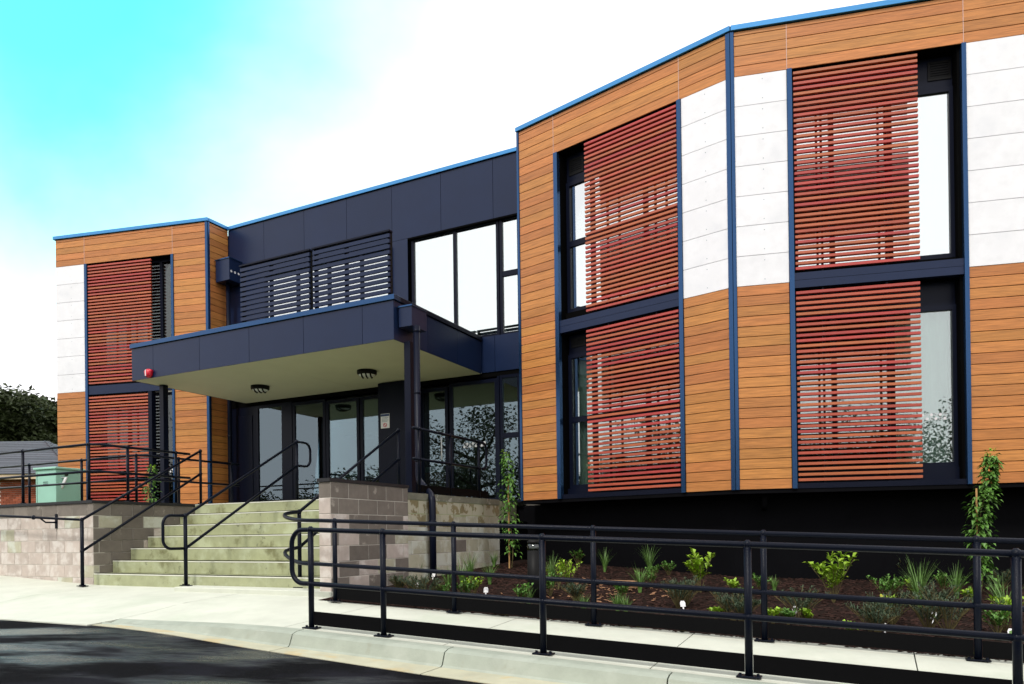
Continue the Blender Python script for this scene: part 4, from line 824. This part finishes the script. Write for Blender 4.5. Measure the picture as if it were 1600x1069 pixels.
# staked young climbers
def sapling(label, u, n, z, h, h0, wd, nl, lean, name='staked_sapling'):
    t_ = thing(name, label, 'young tree', FB.mw(u, n, z)); rng = random.Random(label); V, Fc = [], []
    obj('stake', box_mesh(0.02, 0.02, h * 0.78, 'stake'), None, WORLD[t_.name] @ Matrix.Translation((0, 0, h * 0.37)), t_)
    ctr = [Vector((0.03 + lean * q * q + 0.03 * math.sin(q * 9), 0.03, h * q)) for q in [i / 10 for i in range(11)]]
    obj('stem', tube_mesh([ctr], [0.009 * (1 - 0.7 * i / 10) for i in range(11)], 6), 'stem', WORLD[t_.name], t_)
    for i in range(nl):
        q = h0 + (1 - h0) * rng.random() ** 0.75 * 0.99; c = ctr[min(9, int(q * 10))].lerp(ctr[min(10, int(q * 10) + 1)], q * 10 % 1)
        bulge = wd * (0.45 + 0.55 * abs(math.sin(q * 11 + 0.6))) * (1.15 - 0.75 * max(0, (q - 0.7) / 0.3)); d = rdir(rng, -0.6, 0.5); leaf(V, Fc, c + d * bulge * rng.uniform(0.2, 1.0), (d + Vector((0, 0, -0.5))).normalized(), Vector((0, 0, 1)), rng.uniform(0.06, 0.10), rng.uniform(0.04, 0.065))
    obj('foliage', mesh(V, Fc), 'leaf_green', WORLD[t_.name], t_)
    V, Fc = [], []
    for i in range(26):
        q = rng.uniform(0.86, 1.02); c = ctr[9].lerp(ctr[10], (q - 0.9) * 10); d = rdir(rng, -0.2, 0.9); leaf(V, Fc, c + d * 0.035, d, Vector((0, 0, 1)), 0.06, 0.034)
    obj('new_growth', mesh(V, Fc), 'leaf_lime', WORLD[t_.name], t_)
u, n = on_mulch(796, 887); sapling('young staked sapling with sparse leaves beside the cream landing wall', u, n, mulch(u, n), 1.95, 0.1, 0.15, 420, -0.10)
u, n = on_mulch(1528, 930); sapling('taller leafy staked sapling in front of the black plinth', u, n, mulch(u, n), 1.78, 0.06, 0.15, 760, 0.12)
sapling('small leafy sapling behind the ramp railing below the left wing', -6.7, 3.0, 1.58, 0.85, 0.1, 0.14, 110, 0.02)

# ------------------------------------------------------------------ behind the ramp: cabinet, bracket, house, trees
def wp(x, y, Y):
    k = (right * ((x - 800) / 1143.95) - up * ((y - 832.09) / 1143.95) + fwd); return Vector((0, 0, CAMZ)) + k * (Y / k.y)
gc = wp(56, 780, 16.6)
cab = thing('utility_cabinet', 'mint green metal utility cabinet standing behind the ramp railing', 'cabinet', Matrix.Translation((gc.x, gc.y, 1.5)) @ Matrix.Rotation(R(-22), 4, 'Z'))
M0 = WORLD[cab.name]
obj('body', box_mesh(0.66, 0.66, 1.10, 'green_box', 0.008), None, M0 @ Matrix.Translation((0.33, 0.33, 0.55)), cab); obj('lid', box_mesh(0.74, 0.74, 0.05, 'green_box', 0.01), None, M0 @ Matrix.Translation((0.33, 0.33, 1.127)), cab)
for k in range(2): obj('vent_slot', box_mesh(0.16, 0.006, 0.012, 'dark_frame'), None, M0 @ Matrix.Translation((0.33, -0.003, 0.78 + k * 0.04)), cab)
obj('door_seam', box_mesh(0.008, 0.004, 1.0, 'dark_frame'), None, M0 @ Matrix.Translation((0.05, -0.002, 0.55)), cab)
br = thing('pipe_bracket', 'white bent tube bracket beside the green cabinet', 'bracket', Matrix.Translation(wp(100, 780, 16.5)))
q = [wp(92, 748, 16.5), wp(103, 746, 16.5), wp(93, 770, 16.5)]; inv = WORLD[br.name].inverted(); obj('tube', tube_mesh([[inv @ v for v in q]], 0.035, 8), 'white_plastic', WORLD[br.name], br, True)
obj('knob', lathe([(0.02, 0), (0.04, 0.02), (0.03, 0.06)], 10), 'black_plastic', Matrix.Translation(wp(104, 744, 16.5)), br, True)
# neighbouring house
hc = wp(-60, 790, 30)
hs = thing('neighbour_house', 'low red brick neighbouring house with dark tiled roof beyond the ramp', 'house', Matrix.Translation((hc.x, hc.y, 1.95)))
H0 = WORLD[hs.name]
obj('wall', box_mesh(9.0, 6.0, 2.4, 'mortar'), None, H0 @ Matrix.Translation((0, 3.0, 0.42)), hs)
wl_ = [c for c in hs.children][0]
for r_ in range(19):
    for i in range(12):
        x = 4.5 - (i + (r_ % 2) * 0.5) * 0.24 - 0.12
        obj('brick', box_mesh(0.228, 0.03, 0.074, 'brick'), None, H0 @ Matrix.Translation((x, -0.008, 0.06 + r_ * 0.085)), wl_)
obj('fascia', box_mesh(9.9, 0.06, 0.22, 'cream_fascia'), None, H0 @ Matrix.Translation((0, -0.45, 1.66)), hs)
V = [(-4.95, -0.5, 1.76), (4.95, -0.5, 1.76), (4.95, 6.5, 1.76), (-4.95, 6.5, 1.76), (-1.6, 3.0, 3.55), (1.6, 3.0, 3.55)]
rf = obj('roof', mesh(V, [(0, 1, 5, 4), (1, 2, 5), (2, 3, 4, 5), (3, 0, 4), (3, 2, 1, 0)]), 'roof_tile', H0, hs)
for k in range(18):     # tile courses as real laps
    q = k / 18; z = 1.78 + q * 1.77; y = -0.5 + q * 3.5; wd = 9.9 - q * 6.7
    obj('tile_course', box_mesh(round(wd, 2), 0.22, 0.03, 'roof_tile'), None, H0 @ Matrix.Translation((0, y + 0.08, z + 0.03)) @ Matrix.Rotation(R(24), 4, 'X'), rf)
    wd2 = 7.0 - q * 7.0
    if wd2 > 0.3: obj('tile_course', box_mesh(0.22, round(wd2, 2), 0.03, 'roof_tile'), None, H0 @ Matrix.Translation((4.95 - q * 3.35 - 0.08, 3.0, z + 0.03)) @ Matrix.Rotation(R(26), 4, 'Y'), rf)
# trees
def tree(label, P, h, crown_r, seed, group, leaf_n=5200, lsize=0.16, flat=0.62, clear=0.32, mleaf='tree_leaf'):
    rng = random.Random(seed); t_ = thing('tree', label, 'tree', Matrix.Translation(P), group); paths, V, Fc = [], [], []
    tips = []
    paths_r = []
    top = Vector((rng.uniform(-0.4, 0.4), rng.uniform(-0.4, 0.4), h * 0.75)); trunk = [Vector((0, 0, -0.3)), Vector((0.1, 0, h * 0.25)), top * 0.7, top]
    tr_ = tube_mesh([trunk], [h * 0.035, h * 0.028, h * 0.018, h * 0.006], 8)
    limbs = []
    for i in range(15):
        q = rng.uniform(clear, 0.95); st_ = Vector((0, 0, 0)).lerp(top, q); a = i * 2.4 + rng.uniform(-0.4, 0.4); ln = crown_r * (1.05 - 0.55 * abs(q - 0.55)) * rng.uniform(0.65, 1.05); e = st_ + Vector((math.cos(a) * ln, math.sin(a) * ln, h * rng.uniform(0.04, 0.24))); limbs.append([st_, st_.lerp(e, 0.5) + Vector((0, 0, -h * 0.02)), e]); tips += [e, st_.lerp(e, 0.62), st_.lerp(e, 0.35)]
    tips.append(top + Vector((0, 0, h * 0.16)))
    obj('trunk', tr_, 'bark', WORLD[t_.name], t_, True); obj('limb', tube_mesh(limbs, [h * 0.012, h * 0.008, h * 0.003], 6), 'bark', WORLD[t_.name], t_, True)
    per = leaf_n // len(tips)
    for c in tips:
        cr = crown_r * rng.uniform(0.20, 0.36)
        for i in range(per):
            d = rdir(rng, -1, 1); rr_ = cr * rng.random() ** 0.45; P_ = c + Vector((d.x * rr_ * 1.25, d.y * rr_ * 1.25, d.z * rr_ * flat)); leaf(V, Fc, P_, rdir(rng, -0.6, 0.8), rdir(rng, 0.3, 1), lsize * rng.uniform(0.6, 1.3), lsize * rng.uniform(0.35, 0.7))
    obj('crown', mesh(V, Fc), mleaf, WORLD[t_.name], t_)
gA, gB = 'dark trees behind the neighbouring house', 'trees across the road'
for i, (x, Y, h, cr) in enumerate(((72, 44, 8.6, 4.0), (18, 42, 8.4, 4.0), (-60, 41, 9.0, 4.6), (110, 52, 9.6, 4.5), (46, 50, 8.6, 4.4))):
    P = wp(x, 800, Y); P.z = 1.2; tree('dark spreading evergreen tree behind the neighbouring tiled house', P, h, cr, 11 + i, gA, 26000, 0.34, 0.6, 0.15)
# across the road, seen only mirrored in the entrance glass
for i, (X, Y_, h, cr) in enumerate(((-24, -1.5, 9.5, 5.0), (-19, -9, 8.5, 4.5), (-33, 4.5, 5.4, 3.6), (-36, 10, 5.0, 3.6), (-38, 15, 5.0, 3.6), (-30, -4, 7.0, 4.0), (-40, 21, 6.0, 4.0), (-26, 3, 6.0, 3.6), (-13, -17, 9.5, 5), (-5, -24, 9, 5), (4, -26, 9.5, 5), (13, -26, 9, 5), (22, -24, 8.5, 5))):
    tree('tall tree across the road mirrored in the entrance glass' if h > 7 else 'low tree across the road mirrored in the entrance glass', Vector((X, Y_, -0.7)), h, cr, 40 + i, gB, 11000, 0.22, 0.7, 0.12)
